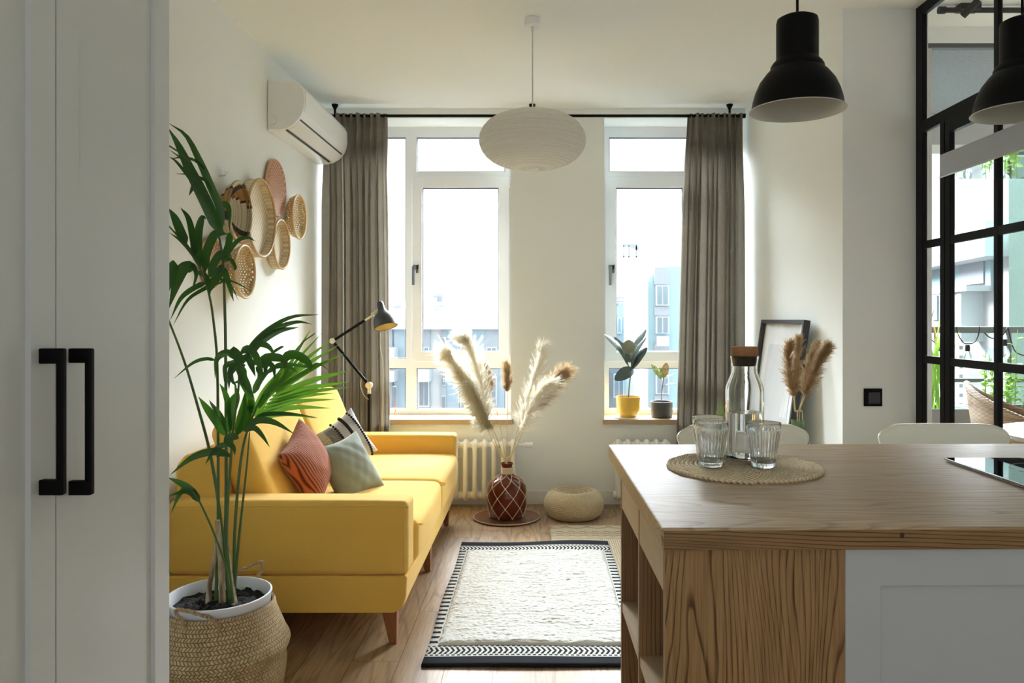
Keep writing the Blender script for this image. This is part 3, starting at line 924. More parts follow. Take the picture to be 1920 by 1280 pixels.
# many coloured coil basket
def coil_mat():
    m, k, b = new_mat('coiled_raffia')
    x, y, z = k.xyz(k.obj())
    ang = k.math('ARCTAN2', z, y); rr = k.math('SQRT', k.math('ADD', k.math('MULTIPLY', y, y), k.math('MULTIPLY', z, z)))
    ring = k.math('DIVIDE', rr, .0165)
    ri = k.math('FLOOR', ring); fr = k.math('FRACT', ring)
    # three coloured swirls
    ph = k.math('FRACT', k.math('ADD', k.math('MULTIPLY', ang, 3 / 6.2832), k.math('MULTIPLY', ri, .11)))
    wd = k.math('MULTIPLY', k.math('SUBTRACT', ri, 3.5), .11)
    ins = k.math('LESS_THAN', ph, wd)
    edge = k.math('LESS_THAN', k.math('ABSOLUTE', k.math('SUBTRACT', ph, wd)), .07)
    edge2 = k.math('LESS_THAN', ph, .05)
    outer = k.math('GREATER_THAN', ri, 3.5)
    cream, brown, blk = (.66, .58, .40), (.40, .20, .06), (.02, .018, .02)
    c = k.mix(ins, cream, brown)
    c = k.mix(k.math('MULTIPLY', k.math('MAXIMUM', edge, edge2), outer), c, blk)
    grooves = k.math('SINE', k.math('MULTIPLY', fr, PI))
    st = k.math('SINE', k.math('MULTIPLY', ang, 130))
    k.link(k.mix(k.rng(grooves, 0, .45, .55, 0), c, (.10, .07, .04)), b.inputs['Base Color'])
    b.inputs['Roughness'].default_value = .6
    k.link(k.bump(k.math('ADD', grooves, k.math('MULTIPLY', st, .15)), .8, .006), b.inputs['Normal'])
    return m
cm = coil_mat()
wall_basket('coil_basket', 3.655, 1.786, .142, .072, cm, cm, 'coiled basket patterned in black, brown and cream', rimr=.009, bowl=True)
M['tray'] = weave('pale_bamboo_weave', (.80, .72, .54), (.46, .34, .19), 32)
M['tray_rim'] = mat('bamboo_rim', (.50, .33, .15), .5, noise=.25, nscale=30)
wall_basket('bamboo_tray', 4.02, 1.804, .203, .047, M['tray_rim'], M['tray'], 'largest round bamboo tray with a dark golden rim, centre of the group', rimr=.007)
wr = weave('red_brown_wicker', (.66, .33, .16), (.13, .05, .02), 70, 'spokes')
wall_basket('wicker_charger', 4.325, 2.012, .150, .03, mat('red_wicker_rim', (.55, .30, .18), .6, noise=.3, nscale=60), wr, 'reddish brown wicker plate with radiating spokes, highest of the group', flat=True)
def cane_mat(name, c1, c2):
    m, k, b = new_mat(name)
    x, y, z = k.xyz(k.obj())
    s = .0145
    u = k.math('DIVIDE', y, s); v = k.math('DIVIDE', z, s * .9)
    row = k.math('FLOOR', v)
    u2 = k.math('ADD', u, k.math('MULTIPLY', k.math('MODULO', row, 2), .5))
    fu = k.math('SUBTRACT', k.math('FRACT', u2), .5); fv = k.math('SUBTRACT', k.math('FRACT', v), .5)
    d = k.math('SQRT', k.math('ADD', k.math('MULTIPLY', fu, fu), k.math('MULTIPLY', fv, fv)))
    hole = k.math('LESS_THAN', d, .30)
    rr = k.math('SQRT', k.math('ADD', k.math('MULTIPLY', y, y), k.math('MULTIPLY', z, z)))
    hole = k.math('MULTIPLY', hole, k.math('GREATER_THAN', rr, .045))
    k.link(k.mix(k.rng(d, .2, .6), c2, c1), b.inputs['Base Color'])
    b.inputs['Roughness'].default_value = .5
    k.link(k.math('SUBTRACT', 1, hole), b.inputs['Alpha'])
    k.link(k.bump(k.rng(d, .2, .6), .5, .002), b.inputs['Normal'])
    return m
M['cane'] = cane_mat('open_cane_weave', (.72, .55, .30), (.40, .26, .10))
M['cane_rim'] = mat('cane_rim', (.66, .48, .24), .45, noise=.12, nscale=20)
wall_basket('cane_basket', 4.575, 1.884, .131, .07, M['cane_rim'], M['cane'], 'small cane bowl with open holes, nearest the curtain', bowl=True)
wall_basket('bamboo_tray', 4.335, 1.698, .138, .045, M['tray_rim'], M['tray'], 'middle-sized bamboo tray below the reddish wicker plate', rimr=.006)
wall_basket('cane_basket', 3.73, 1.508, .128, .07, M['cane_rim'], M['cane'], 'cane bowl with open holes, lowest of the group beside the palm leaves', bowl=True)
wall_basket('wicker_charger', 3.475, 1.535, .108, .03, bpy.data.materials['red_wicker_rim'], wr, 'small pinkish wicker plate half hidden behind palm leaves', flat=True)
m = MB(); m.cyl((XL, 3.60, 1.945), (XL + .03, 3.60, 1.95), .004, n=10); m.tube([(XL + .03, 3.60, 1.95), (XL + .035, 3.60, 1.96), (XL + .03, 3.60, 1.968)], .006, 10)
m.build('wall_hook', mat('chrome', (.7, .7, .7), .2, 1), smooth=True, label='small chrome wall hook above the coiled basket', cat='hook')

# ---- sofa
sf = fabric('yellow_sofa_fabric', (.76, .465, .095), weave=900, var=.05, sheen=.15, bstr=.12)
sofa = thing('sofa', (-.97, 3.93, 0), 'yellow fabric two-seat sofa with tapered wooden legs', 'sofa')
XF, XBk = -.507, -1.44
YN, YFar = 3.0, 4.86
m = MB()
pr = [(XBk, .138), (XF - .055, .138), (XF - .02, .160), (XF - .008, .2), (XF - .004, .283), (XBk, .283)]
m.prism(pr, 'Y', YN, YFar).build('base', sf, sofa, bevel=.008, seg=3)
rbox(XBk, XF, YN - .002, 3.15, .285, .572, .022, 5, (.0, .004, .004)).build('armrest', sf, sofa, smooth=True)
rbox(XBk, XF, 4.71, YFar, .285, .572, .022, 5, (.0, .004, .004)).build('armrest', sf, sofa, smooth=True)
for (a, b) in ((3.152, 3.929), (3.931, 4.708)):
    rbox(-1.12, -.495, a, b, .285, .462, .035, 6, (.012, .004, .016), 14).build('seat_cushion', sf, sofa, smooth=True)
# back frame and back cushions
m = MB().prism([(-1.44, .29), (-1.20, .29), (-1.285, .74), (-1.40, .745), (-1.44, .70)], 'Y', YN + .06, YFar - .06)
m.build('back_frame', sf, sofa, bevel=.018, seg=4)
def back_cushion(y0, y1):
    H, T = .455, .14
    mb = rbox(-T / 2, T / 2, y0, y1, 0, H, .045, 6, (.014, .004, .010), 12)
    lean = R(-22)
    mb.rot(Matrix.Rotation(lean, 3, 'Y')).move((-1.125, 0, .435))
    return mb.build('back_cushion', sf, sofa, smooth=True)
back_cushion(3.155, 3.928); back_cushion(3.932, 4.706)
pipe = mat('sofa_piping', (.70, .47, .13), .9)
m = MB()
def loop(pts, r=.0035): m.tube(pts, r, 6)
m.tube(spline([(XBk + .03, YN - .001, .555), (-.9, YN - .003, .556), (XF - .03, YN - .001, .555), (XF - .016, YN, .54), (XF - .013, YN, .50), (XF - .013, YN, .30)], 40), .0028, 6)
m.build('piping', pipe, sofa, smooth=True)
m = MB()
for (a, b) in ((3.165, 3.915), (3.945, 4.695)):
    m.tube(spline([(-1.0, a, .445), (-.515, a + .01, .443), (-.503, a + .03, .44), (-.497, (a + b) / 2, .447), (-.503, b - .03, .44), (-.515, b - .01, .443), (-1.0, b, .445)], 40), .003, 6)
m.build('cushion_piping', pipe, sofa, smooth=True)
lw = wood('sofa_leg_wood', (.30, .11, .04), (.18, .06, .02), 'Z', 120, .35, .4)
for (lx, ly, sx, sy) in ((-.585, 3.055, 1, -1), (-.575, 3.93, 1, 0), (-.585, 4.80, 1, 1), (-1.38, 3.055, -1, -1), (-1.38, 4.80, -1, 1)):
    m = MB()
    a, b = .030, .014
    tx, ty = lx + sx * .012, ly
    m.add([(lx - a, ly - a, .138), (lx + a, ly - a, .138), (lx + a, ly + a, .138), (lx - a, ly + a, .138),
           (tx - b, ty - b, 0), (tx + b, ty - b, 0), (tx + b, ty + b, 0), (tx - b, ty + b, 0)],
          [(0, 1, 2, 3), (7, 6, 5, 4), (0, 4, 5, 1), (1, 5, 6, 2), (2, 6, 7, 3), (3, 7, 4, 0)])
    m.build('leg', lw, sofa, bevel=.003)

# ---- cushions
def pillow_obj(T, TL, TR, thick, mt, label, ruff, seed, shift=(0, 0, 0)):
    """T: top corner; TL and TR: the two edges leaving it"""
    rg = random.Random(seed); ph = [rg.uniform(0, 6) for _ in range(8)]
    TL = Vector(TL); TR = Vector(TR); T = Vector(T) + Vector(shift)
    w, h = TR.length, TL.length
    X = TR.normalized(); N_ = TL.cross(TR).normalized(); Y = N_.cross(X)
    def side(s):
        def fn(u, v):
            U = u * 2 - 1; V = v * 2 - 1
            ed = max(0, (1 - abs(U) ** 2.4) * (1 - abs(V) ** 2.4))
            t = thick * .62 * ed ** .5
            pin = .135
            x = U * w / 2 * (1 - pin * (1 - V * V)); y = V * h / 2 * (1 - pin * (1 - U * U))
            cr = ruff * ed ** .5 * (math.sin(U * 5 + V * 4 + ph[0]) * .6 + math.sin(V * 9 - U * 6 + ph[1]) * .45 + math.sin((U * .6 + V) * 15 + ph[2]) * .3 + .5 * math.sin((U - V) * 11 + ph[3]))
            return Vector((x, y, s * (t + cr)))
        return fn
    g = MB(); g.grid(side(1), 49, 49); g2 = MB(); g2.grid(side(-1), 49, 49); g.add(g2.v, g2.f)
    o = g.build('cushion', mt, base=(0, 0, 0), smooth=True, label=label, cat='cushion', group='loose cushions on the sofa', auto=80)
    c = T + (TL + TR) / 2
    o.matrix_world = Matrix.Translation(c) @ Matrix((X, Y, N_)).transposed().to_4x4()
    return o
def cord_mat():
    m, k, b = new_mat('orange_corduroy')
    o = k.obj(); x, y, z = k.xyz(o)
    wob = k.math('MULTIPLY', k.noise(o, 4, 1), .016)
    s = k.math('SINE', k.math('MULTIPLY', k.math('ADD', y, wob), 6.283 / .012))
    f = k.rng(s, -1, .2)
    k.link(k.mix(f, (.06, .012, .006), (.40, .105, .04)), b.inputs['Base Color'])
    b.inputs['Roughness'].default_value = .85; b.inputs['Sheen Weight'].default_value = .3; b.inputs['Specular IOR Level'].default_value = .15
    k.link(k.bump(f, .8, .004), b.inputs['Normal'])
    return m
def stripe_mat():
    m, k, b = new_mat('black_and_white_knit')
    o = k.obj(); x, y, z = k.xyz(o)
    sp = k.noise(o, 260, 2)
    bands = k.ramp(k.rng(y, -.16, .16), [(0, (.50, .50, .47)), (.2, (.12, .12, .115)), (.40, (.62, .61, .62)), (.99, (.66, .64, .68))], 'CONSTANT')
    k.link(k.mix(k.math('MULTIPLY', k.rng(sp, .4, .6), .35), bands, (.60, .59, .58)), b.inputs['Base Color'])
    b.inputs['Roughness'].default_value = .95
    k.link(k.bump(sp, .5, .004), b.inputs['Normal'])
    return m
o1 = pillow_obj(P(541, 781, 3.62), (.027, -.35, -.123), (.145, .09, -.262), .12, cord_mat(), 'rust orange corduroy cushion nearest the palm', .0018, 1, (.045, 0, .0))
o3 = pillow_obj(P(650, 767, 4.12), (-.17, -.21, -.105), (.135, .04, -.235), .11, stripe_mat(), 'black and white knitted cushion with bobble trim, behind the others', .0015, 3, (.03, 0, 0))
o2 = pillow_obj(P(667, 806, 3.80), (-.150, -.235, -.05), (.155, -.045, -.27), .115, fabric('sage_linen', (.27, .295, .245), weave=900, var=.08), 'sage green linen cushion in front of the striped one', .0022, 2)
bm1 = mat('charcoal_yarn', (.02, .02, .024), .95, bump=1, bscale=200, bdist=.004)
def t3(x, yv):
    ed = max(0, (1 - abs(x / .137) ** 2.4) * (1 - abs(yv / .145) ** 2.4)); return .068 * ed ** .5
def trim(yv, name, r, step):
    m = MB(); n = int(.26 / step)
    for i in range(n):
        x = -.128 + .256 * i / (n - 1)
        m.lathe([(.0005, -r), (r * .7, -r * .7), (r, 0), (r * .7, r * .7), (.0005, r)], Vector((x, yv, t3(x, yv) + .003)), 8)
    ob = m.build(name, bm1, base=(0, 0, 0), smooth=True); ob.parent = o3
trim(-.03, 'bobble_trim', .0075, .0125); trim(.088, 'bobble_trim', .0075, .0125); trim(.03, 'rope_trim', .010, .007)
m = MB(); rg = random.Random(5)
for i in range(150):
    x = -.125 + .25 * rg.random(); y0_ = -.088
    p = Vector((x, y0_, t3(x, y0_) + .004)); q = Vector((x + rg.uniform(-.01, .01), -.135, t3(x, -.135) + .004))
    m.tube([p, p.lerp(q, .5) + Vector((0, 0, .005)), q], .0014, 4)
fr = m.build('fringe', mat('cream_yarn', (.60, .57, .48), .9), base=(0, 0, 0), smooth=True); fr.parent = o3

# ---- floor lamp behind the sofa
fl = thing('floor_lamp', (-1.097, 4.99, 0), 'black jointed reading floor lamp behind the sofa', 'floor lamp')
blk = M['black']; brass = mat('pale_metal_joint', (.62, .58, .45), .35, .6)
YL = 4.99
J0 = P(692, 722, YL); J1 = P(624, 639, YL - .02); J2 = P(700, 590, YL - .05)
MB().lathe([(0, 0), (.118, 0), (.12, .008), (.112, .02), (.02, .028), (.012, .04), (0, .04)], (J0.x, YL, 0), 40).build('base', blk, fl, smooth=True)
MB().cyl((J0.x, YL, .03), (J0.x, YL, J0.z - .045), .0095, n=16).build('pole', blk, fl, smooth=True)
m = MB(); m.cyl((J0.x, YL, J0.z - .055), (J0.x, YL, J0.z - .01), .012, n=16); m.cyl(J0 + Vector((0, -.018, 0)), J0 + Vector((0, .018, 0)), .021, n=24)
m.build('joint', brass, fl, smooth=True)
MB().cyl(J0, J1, .009, .009, 12).cyl(J0 + Vector((-.01, 0, .03)), J0 + Vector((-.045, 0, .06)), .004, n=8).build('lower_arm', blk, fl, smooth=True)
MB().cyl(J1 + Vector((0, -.016, 0)), J1 + Vector((0, .016, 0)), .018, n=24).build('joint', brass, fl, smooth=True)
JM = J1.lerp(J2, .80)
MB().cyl(J1, JM, .009, .009, 12).build('upper_arm', blk, fl, smooth=True)
MB().cyl(JM, J2, .008, .008, 12).cyl(P(697, 590, YL - .05), P(712, 579, YL - .05), .011, n=12).build('joint', brass, fl, smooth=True)
# shade
top = P(712, 566, YL - .05); rimc = P(724, 613, YL - .09)
ax = (rimc - top).normalized(); L = (rimc - top).length
q = ax.to_track_quat('Z', 'Y').to_matrix()
prof = [(.001, 0), (.014, .0), (.02, .006), (.022, .02), (.0225, .045), (.030, .065), (.050, .085), (.066, .11), (.0735, .14), (.0745, L), (.0725, L), (.071, .14), (.062, .11), (.045, .085), (.026, .066), (.001, .06)]
sh = MB().lathe(prof, (0, 0, 0), 40); sh.rot(q).move(top)
sh.build('lamp_shade', mat('charcoal_shade', (.035, .038, .045), .45), fl, smooth=True)
inn = MB().lathe([(.001, .063), (.025, .068), (.044, .088), (.0605, .112), (.0695, .141), (.071, L - .002)], (0, 0, 0), 40); inn.rot(q).move(top)
inn.build('shade_lining', mat('gold_lining', (.85, .66, .25), .35, .5), fl, smooth=True)
b_ = MB().lathe([(.001, .075), (.014, .08), (.024, .105), (.018, .125), (.001, .132)], (0, 0, 0), 20); b_.rot(q).move(top)
b_.build('bulb', mat('clear_bulb', (.95, .93, .85), .08, spec=.8), fl, smooth=True)
m = MB(); m.tube(spline([J0 + Vector((-.045, 0, .06)), J0 + Vector((-.052, -.01, 0)), J0 + Vector((-.03, -.02, -.06)), J0 + Vector((0, -.015, -.09))], 20), .0022, 6)
m.tube(spline([P(713, 625, YL - .03), P(713, 650, YL), P(718, 690, YL + .02), P(718, 800, YL + .02), P(718, 1000, YL + .02).lerp(Vector((-1.0, YL + .05, .02)), .99)], 30), .0022, 6)
m.build('cord', mat('pale_cord', (.55, .53, .47), .5), fl, smooth=True)

# ---- curtain rod and curtains
YR = 5.25
zr = CZ - (217 - CY) * YR / F
rod = thing('curtain_rod', ((XL + XR) / 2, YR, zr), 'long black curtain rod hung from the ceiling over both windows', 'curtain rod')
MB().cyl((P(626, 0, YR).x, YR, zr), (P(1394, 0, YR).x, YR, zr), .0095, n=16).build('rod', M['black_matte'], rod, smooth=True)
for px in (628, 998, 1368):
    x = P(px, 0, YR).x
    MB().lathe([(.001, ZC), (.022, ZC), (.022, ZC - .008), (.008, ZC - .035), (.007, zr + .008), (.012, zr), (.001, zr - .01)], (x, YR, 0), 20).build('bracket', M['black_matte'], rod, smooth=True)
MB().lathe([(.001, -.012), (.016, -.012), (.016, .012), (.001, .012)], (P(1394, 0, YR).x, YR, zr), 20, axis='X').build('finial', M['black_matte'], rod, smooth=True)
cf = fabric('taupe_linen', (.235, .205, .16), weave=500, var=.16, sheen=.1, bstr=.35, trans=.22)
def curtain(xt0, xt1, xb0, xb1, nf, label, seed):
    rg = random.Random(seed)
    t = thing('curtain', ((P(xt0, 0, YR).x + P(xt1, 0, YR).x) / 2, YR, .01), label, 'curtain', 'taupe linen curtains')
    ztop, zbot = zr + .014, .012
    jit = [rg.uniform(-.35, .35) for _ in range(nf + 2)]
    amp = [rg.uniform(.7, 1.25) for _ in range(nf + 2)]
    def fn(u, v):
        z = ztop + (zbot - ztop) * v
        vv = min(1, v * 1.0)
        k = v ** .8
        xa = P(xt0, 0, YR).x * (1 - k) + P(xb0, 0, YR).x * k
        xb = P(xt1, 0, YR).x * (1 - k) + P(xb1, 0, YR).x * k
        s = u * nf
        i = int(min(nf - 1, s)); f = s - i
        ph = 2 * PI * (s + (jit[i] * (1 - f) + jit[i + 1] * f) * min(1, v * 4))
        A = (amp[i] * (1 - f) + amp[i + 1] * f)
        depth = (.012 + .034 * min(1, v / .12) ) * A if v > .035 else .016 * A
        y = YR - .002 + depth * math.sin(ph) + .012 * math.sin(ph * .37 + v * 3)
        x = xa + (xb - xa) * u + .012 * math.sin(2 * ph + .6) * min(1, v * 5)
        return Vector((x, y, z))
    MB().grid(fn, nf * 14 + 1, 60).build('fabric', cf, t, smooth=True, auto=120)
    MB().grid(lambda u, v: fn(u, v * .033) + Vector((0, -.0035, 0)), nf * 14 + 1, 4).build('heading_tape', cf, t, smooth=True, auto=120)
    m = MB()
    for i in range(nf):
        x = P(xt0, 0, YR).x + (P(xt1, 0, YR).x - P(xt0, 0, YR).x) * (i + .5) / nf
        ring = [Vector((x, YR + .0135 * math.cos(a), zr + .0135 * math.sin(a))) for a in [2 * PI * j / 16 for j in range(16)]]
        m.tube(ring, .0018, 6, closed=True)
    m.build('rings', M['black_matte'], t, smooth=True)
curtain(610, 726, 606, 736, 9, 'taupe linen curtain beside the yellow sofa', 4)
curtain(1289, 1391, 1266, 1393, 10, 'taupe linen curtain in the right window corner', 9)

# ---- white pleated paper pendant
pd = thing('paper_pendant', (P(998, 0, 3.75).x, 3.75, ZC), 'white flattened paper pendant lamp hanging in mid room', 'pendant lamp')
pc = Vector((P(998.5, 0, 3.75).x, 3.75, 2.146))
MB().lathe([(.001, ZC - pc.z - .002), (.039, ZC - pc.z - .002), (.039, ZC - pc.z - .036), (.034, ZC - pc.z - .04), (.001, ZC - pc.z - .04)], pc, 40).build('ceiling_rose', M['white'], pd, smooth=True)
MB().cyl(pc + Vector((0, 0, .135)), pc + Vector((0, 0, ZC - pc.z - .04)), .0035, n=10).lathe([(.001, ZC - pc.z - .065), (.006, ZC - pc.z - .065), (.007, ZC - pc.z - .04)], pc, 12).build('cord', mat('white_cord', (.7, .7, .66), .5), pd, smooth=True)
m, k, b = new_mat('pleated_paper')
o = k.obj(); nz = k.noise(o, 160, 2)
pcx, pcy, pcz_ = k.xyz(o)
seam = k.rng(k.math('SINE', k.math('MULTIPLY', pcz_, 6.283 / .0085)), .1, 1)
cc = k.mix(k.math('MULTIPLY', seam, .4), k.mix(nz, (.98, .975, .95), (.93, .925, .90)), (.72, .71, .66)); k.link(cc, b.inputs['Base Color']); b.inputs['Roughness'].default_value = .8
k.link(k.bump(k.math('SINE', k.math('MULTIPLY', pcz_, 6.283 / .0075)), .8, .004), b.inputs['Normal'])
tr = k.n('ShaderNodeBsdfTranslucent'); k.link(cc, tr.inputs[0]); mx = k.n('ShaderNodeMixShader'); mx.inputs[0].default_value = .6
k.link(b.outputs[0], mx.inputs[1]); k.link(tr.outputs[0], mx.inputs[2]); k.link(mx.outputs[0], k.nt.nodes['Material Output'].inputs[0])
pr = []
N_ = 152
for i in range(N_ + 1):
    t = -PI / 2 + PI * i / N_
    r = .256 * abs(math.cos(t)) ** .80; z = .139 * math.sin(t)
    if r < .022: continue
    pr.append((r + (.0030 if i % 4 == 0 else (.0012 if i % 2 else 0)), z))
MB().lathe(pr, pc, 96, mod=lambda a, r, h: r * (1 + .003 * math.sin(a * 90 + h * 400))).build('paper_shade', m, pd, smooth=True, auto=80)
m = MB(); m.lathe([(.001, -.142), (.02, -.142), (.022, -.136), (.02, -.13), (.001, -.13)], pc, 24); m.lathe([(.001, .142), (.02, .142), (.022, .136), (.001, .13)], pc, 24)
m.build('end_cap', M['white'], pd, smooth=True)
m = MB()
for a in range(4):
    an = a * PI / 2 + .6
    m.tube([pc + Vector((.1 * math.cos(an), .1 * math.sin(an), -.118)), pc + Vector((.1 * math.cos(an), .1 * math.sin(an), .118))], .0022, 6)
m.build('inner_wires', M['white'], pd)

# ---- black dome pendants over the island
def black_pendant(c):
    t = thing('dome_pendant', (c.x, c.y, c.z), 'black metal dome pendant over the island, nearer the white column', 'pendant lamp', 'black pendants over the island')
    s = .1305 / .089
    o_ = [(.001, .178), (.030, .178), (.0375, .174), (.039, .167), (.039, .100), (.0400, .096), (.046, .090), (.0495, .084), (.0500, .078), (.058, .070), (.070, .054), (.078, .036), (.083, .018), (.0850, .006), (.089, .000)]
    prof = [(r * s, h * s) for r, h in o_]
    lin = [(r * s - .0018, h * s - .0012) for r, h in o_[5:]] 
    MB().lathe(prof, c, 72).build('shade', M['black'], t, smooth=True)
    lin = [(r - .002, h - .002) for r, h in prof[:-1]] + [(.0885 * s, 0)]
    MB().lathe(lin, c, 72).build('lining', mat('lamp_lining', (.55, .56, .52), .5) if 'lamp_lining' not in bpy.data.materials else bpy.data.materials['lamp_lining'], t, smooth=True)
    ring = [c + Vector((.1302 * math.cos(2 * PI * i / 72), .1302 * math.sin(2 * PI * i / 72), 0)) for i in range(72)]
    MB().tube(ring, .0013, 6, closed=True).build('rim', bpy.data.materials['lamp_lining'], t, smooth=True)
    MB().cyl(c + Vector((0, 0, .177 * s)), Vector((c.x, c.y, ZC - .03)), .0038, n=10).build('cord', M['black_matte'], t, smooth=True)
    MB().lathe([(.001, ZC - c.z), (.05, ZC - c.z), (.05, ZC - c.z - .03), (.001, ZC - c.z - .035)], c, 32).build('ceiling_rose', M['black'], t, smooth=True)
    MB().lathe([(.001, .06), (.02, .065), (.03, .09), (.02, .12), (.013, .15), (.001, .16)], c, 24).build('bulb', M['white'], t, smooth=True)
    return t
YP = 2.17
lc = P(1495, 207, YP)
dp = black_pendant(lc)
copy_tree(dp, (P(1917, 214, YP).x, YP, lc.z - .006), 'black metal dome pendant cut by the picture edge, behind the extractor hood')
# ---- radiators
def radiator(x0, n, label, valve=None):
    Yc = 5.26
    t = thing('radiator', (x0 + n * .032, Yc, .05), label, 'radiator', 'column radiators under the windows')
    pitch = .0645
    zb, zt = .062, .450
    sec = None
    for i in range(n):
        x = x0 + (i + .5) * pitch
        if sec is None:
            m = MB()
            for dy in (-.035, .035):
                m.tube(spline([(x, Yc + dy * .2, zb), (x, Yc + dy, zb + .03), (x, Yc + dy, zb + .1)], 6) + [Vector((x, Yc + dy, zt - .1))] + spline([(x, Yc + dy, zt - .09), (x, Yc + dy, zt - .03), (x, Yc + dy * .2, zt)], 6), .0165, 12)
            m.lathe([(.001, -.032), (.024, -.032), (.028, -.02), (.028, .02), (.024, .032), (.001, .032)], (x, Yc, zb + .022), 16, axis='X')
            m.lathe([(.001, -.032), (.020, -.032), (.026, -.015), (.028, 0), (.026, .015), (.020, .032), (.001, .032)], (x, Yc, zt - .026), 16, axis='X')
            sec = m.build('column', M['cream_metal'], t, smooth=True)
            first = x
        else:
            c = sec.copy(); col.objects.link(c); c.location.x += x - first
    m = MB()
    for x in (x0 + .06, x0 + n * pitch - .06): m.box(x - .012, x + .012, Yc - .01, YB - .001, .15, .165); m.cyl((x, Yc, 0), (x, Yc, .05), .012, n=10)
    m.build('bracket', M['cream_metal'], t)
    if valve:
        x = x0 + n * pitch
        m = MB(); m.cyl((x, Yc, zt - .026), (x + .05, Yc, zt - .026), .011, n=12).cyl((x + .05, Yc, zt - .026), (x + .10, Yc, zt - .026), .02, n=20).cyl((x + .055, Yc, zt - .04), (x + .055, YB, zt - .04), .008, n=10)
        m.build('valve', M['white'], t, smooth=True)
radiator(-.98, 13, 'cream column radiator between the sofa and the vase', True)
radiator(P(1150, 0, 5.26).x, 6, 'cream column radiator behind the wooden island')

# ---- rugs
def rug_mat():
    m, k, b = new_mat('black_and_white_kilim')
    x, y, z = k.xyz(k.obj())
    W, L = .828, 1.555
    u = k.math('ADD', x, W / 2); v = k.math('ADD', y, L / 2)
    ev = k.math('MINIMUM', v, k.math('SUBTRACT', L, v))
    eu = k.math('MINIMUM', u, k.math('SUBTRACT', W, u))
    nz = k.noise(k.obj(), 90, 3); wob = k.math('MULTIPLY', k.math('SUBTRACT', nz, .5), .008)
    black = k.math('LESS_THAN', ev, .070)
    inband = k.math('MULTIPLY', k.math('GREATER_THAN', ev, .076), k.math('LESS_THAN', ev, .165))
    ch = k.math('FRACT', k.math('ADD', k.math('DIVIDE', k.math('ADD', u, wob), .0205), k.math('MULTIPLY', k.math('ABSOLUTE', k.math('SUBTRACT', ev, .121)), 20)))
    chev = k.math('MULTIPLY', k.math('LESS_THAN', ch, .5), k.math('LESS_THAN', k.math('ABSOLUTE', k.math('SUBTRACT', ev, .121)), .030))
    dots = k.math('MULTIPLY', k.math('LESS_THAN', k.math('ABSOLUTE', k.math('SUBTRACT', k.math('ABSOLUTE', k.math('SUBTRACT', ev, .121)), .039)), .005), k.math('LESS_THAN', k.math('FRACT', k.math('DIVIDE', u, .0205)), .6))
    pat = k.math('MAXIMUM', chev, dots)
    side = k.math('MULTIPLY', k.math('LESS_THAN', eu, k.math('ADD', .036, k.math('MULTIPLY', wob, 2))), k.math('LESS_THAN', k.math('FRACT', k.math('DIVIDE', k.math('ADD', v, wob), .047)), .46))
    side = k.math('MULTIPLY', side, k.math('GREATER_THAN', ev, .165))
    f = k.math('MAXIMUM', k.math('MAXIMUM', black, side), k.math('MULTIPLY', pat, inband))
    wv = k.noise(k.obj(), 500, 2)
    k.link(k.mix(f, (.60, .59, .56), k.mix(wv, (.008, .009, .012), (.03, .032, .038))), b.inputs['Base Color'])
    b.inputs['Roughness'].default_value = 1; b.inputs['Specular IOR Level'].default_value = .1
    k.link(k.bump(wv, .6, .003), b.inputs['Normal'])
    return m
RX0, RX1, RY0, RY1 = -.432, .396, 2.838, 4.393
rr = thing('wool_rug', ((RX0 + RX1) / 2, (RY0 + RY1) / 2, 0), 'white shaggy wool rug with black chevron border beside the sofa', 'rug')
def rugz(x, y): return .004 * math.exp(-((x - .2) / .25) ** 2 - ((y - 4.39) / .1) ** 2) * 3 + .0015 * math.sin(x * 9 + y * 3)
def rfn(u, v):
    x = RX0 + (RX1 - RX0) * u; y = RY0 + (RY1 - RY0) * v
    x += .004 * math.sin(v * 11); y += .006 * math.sin(u * 7 + 1) * (1 if v > .5 else .3)
    return Vector((x, y, .013 + rugz(x, y)))
g = MB().grid(rfn, 40, 70)
m = g.build('woven_base', rug_mat(), rr, smooth=True)
md = m.modifiers.new('s', 'SOLIDIFY'); md.thickness = .009; md.offset = -1
pm, k, b = new_mat('white_wool_pile')
o = k.obj(); n1 = k.noise(k.mapping(o, scale=(.5, 1.4, 1)), 30, 4, .65); n2 = k.noise(k.mapping(o, scale=(.6, 1.2, 1)), 190, 2)
n3 = k.noise(k.mapping(o, scale=(.7, 1.6, 1)), 3.2, 2)
k.link(k.mix(k.math('MULTIPLY', k.rng(n3, .55, .75), .25), k.mix(n1, (.56, .545, .50), (.70, .69, .66)), (.46, .42, .32)), b.inputs['Base Color'])
b.inputs['Roughness'].default_value = 1; b.inputs['Sheen Weight'].default_value = .3; b.inputs['Specular IOR Level'].default_value = .1
k.link(k.bump(k.math('ADD', n1, k.math('MULTIPLY', n2, .5)), .6, .008), b.inputs['Normal'])
from mathutils import noise as mnoise
def pfn(u, v):
    x = RX0 + .042 + (RX1 - RX0 - .084) * u; y = RY0 + .168 + (RY1 - RY0 - .336) * v
    e = min(u, 1 - u, ) * .74; e2 = min(v, 1 - v) * 1.3
    ed = min(1, min(e, e2) / .02) ** .5
    h = .013 + .0035 * mnoise.noise((x * 14, y * 50, 0)) + .0035 * mnoise.noise((x * 60, y * 150, 3)) + .003 * mnoise.noise((x * 3, y * 9, 8))
    x += .006 * mnoise.noise((x * 40, y * 60, 5)); 
    return Vector((x, y, .0135 + rugz(x, y) + ed * h))
MB().grid(pfn, 200, 330).build('pile', pm, rr, smooth=True, auto=180, kind='stuff')

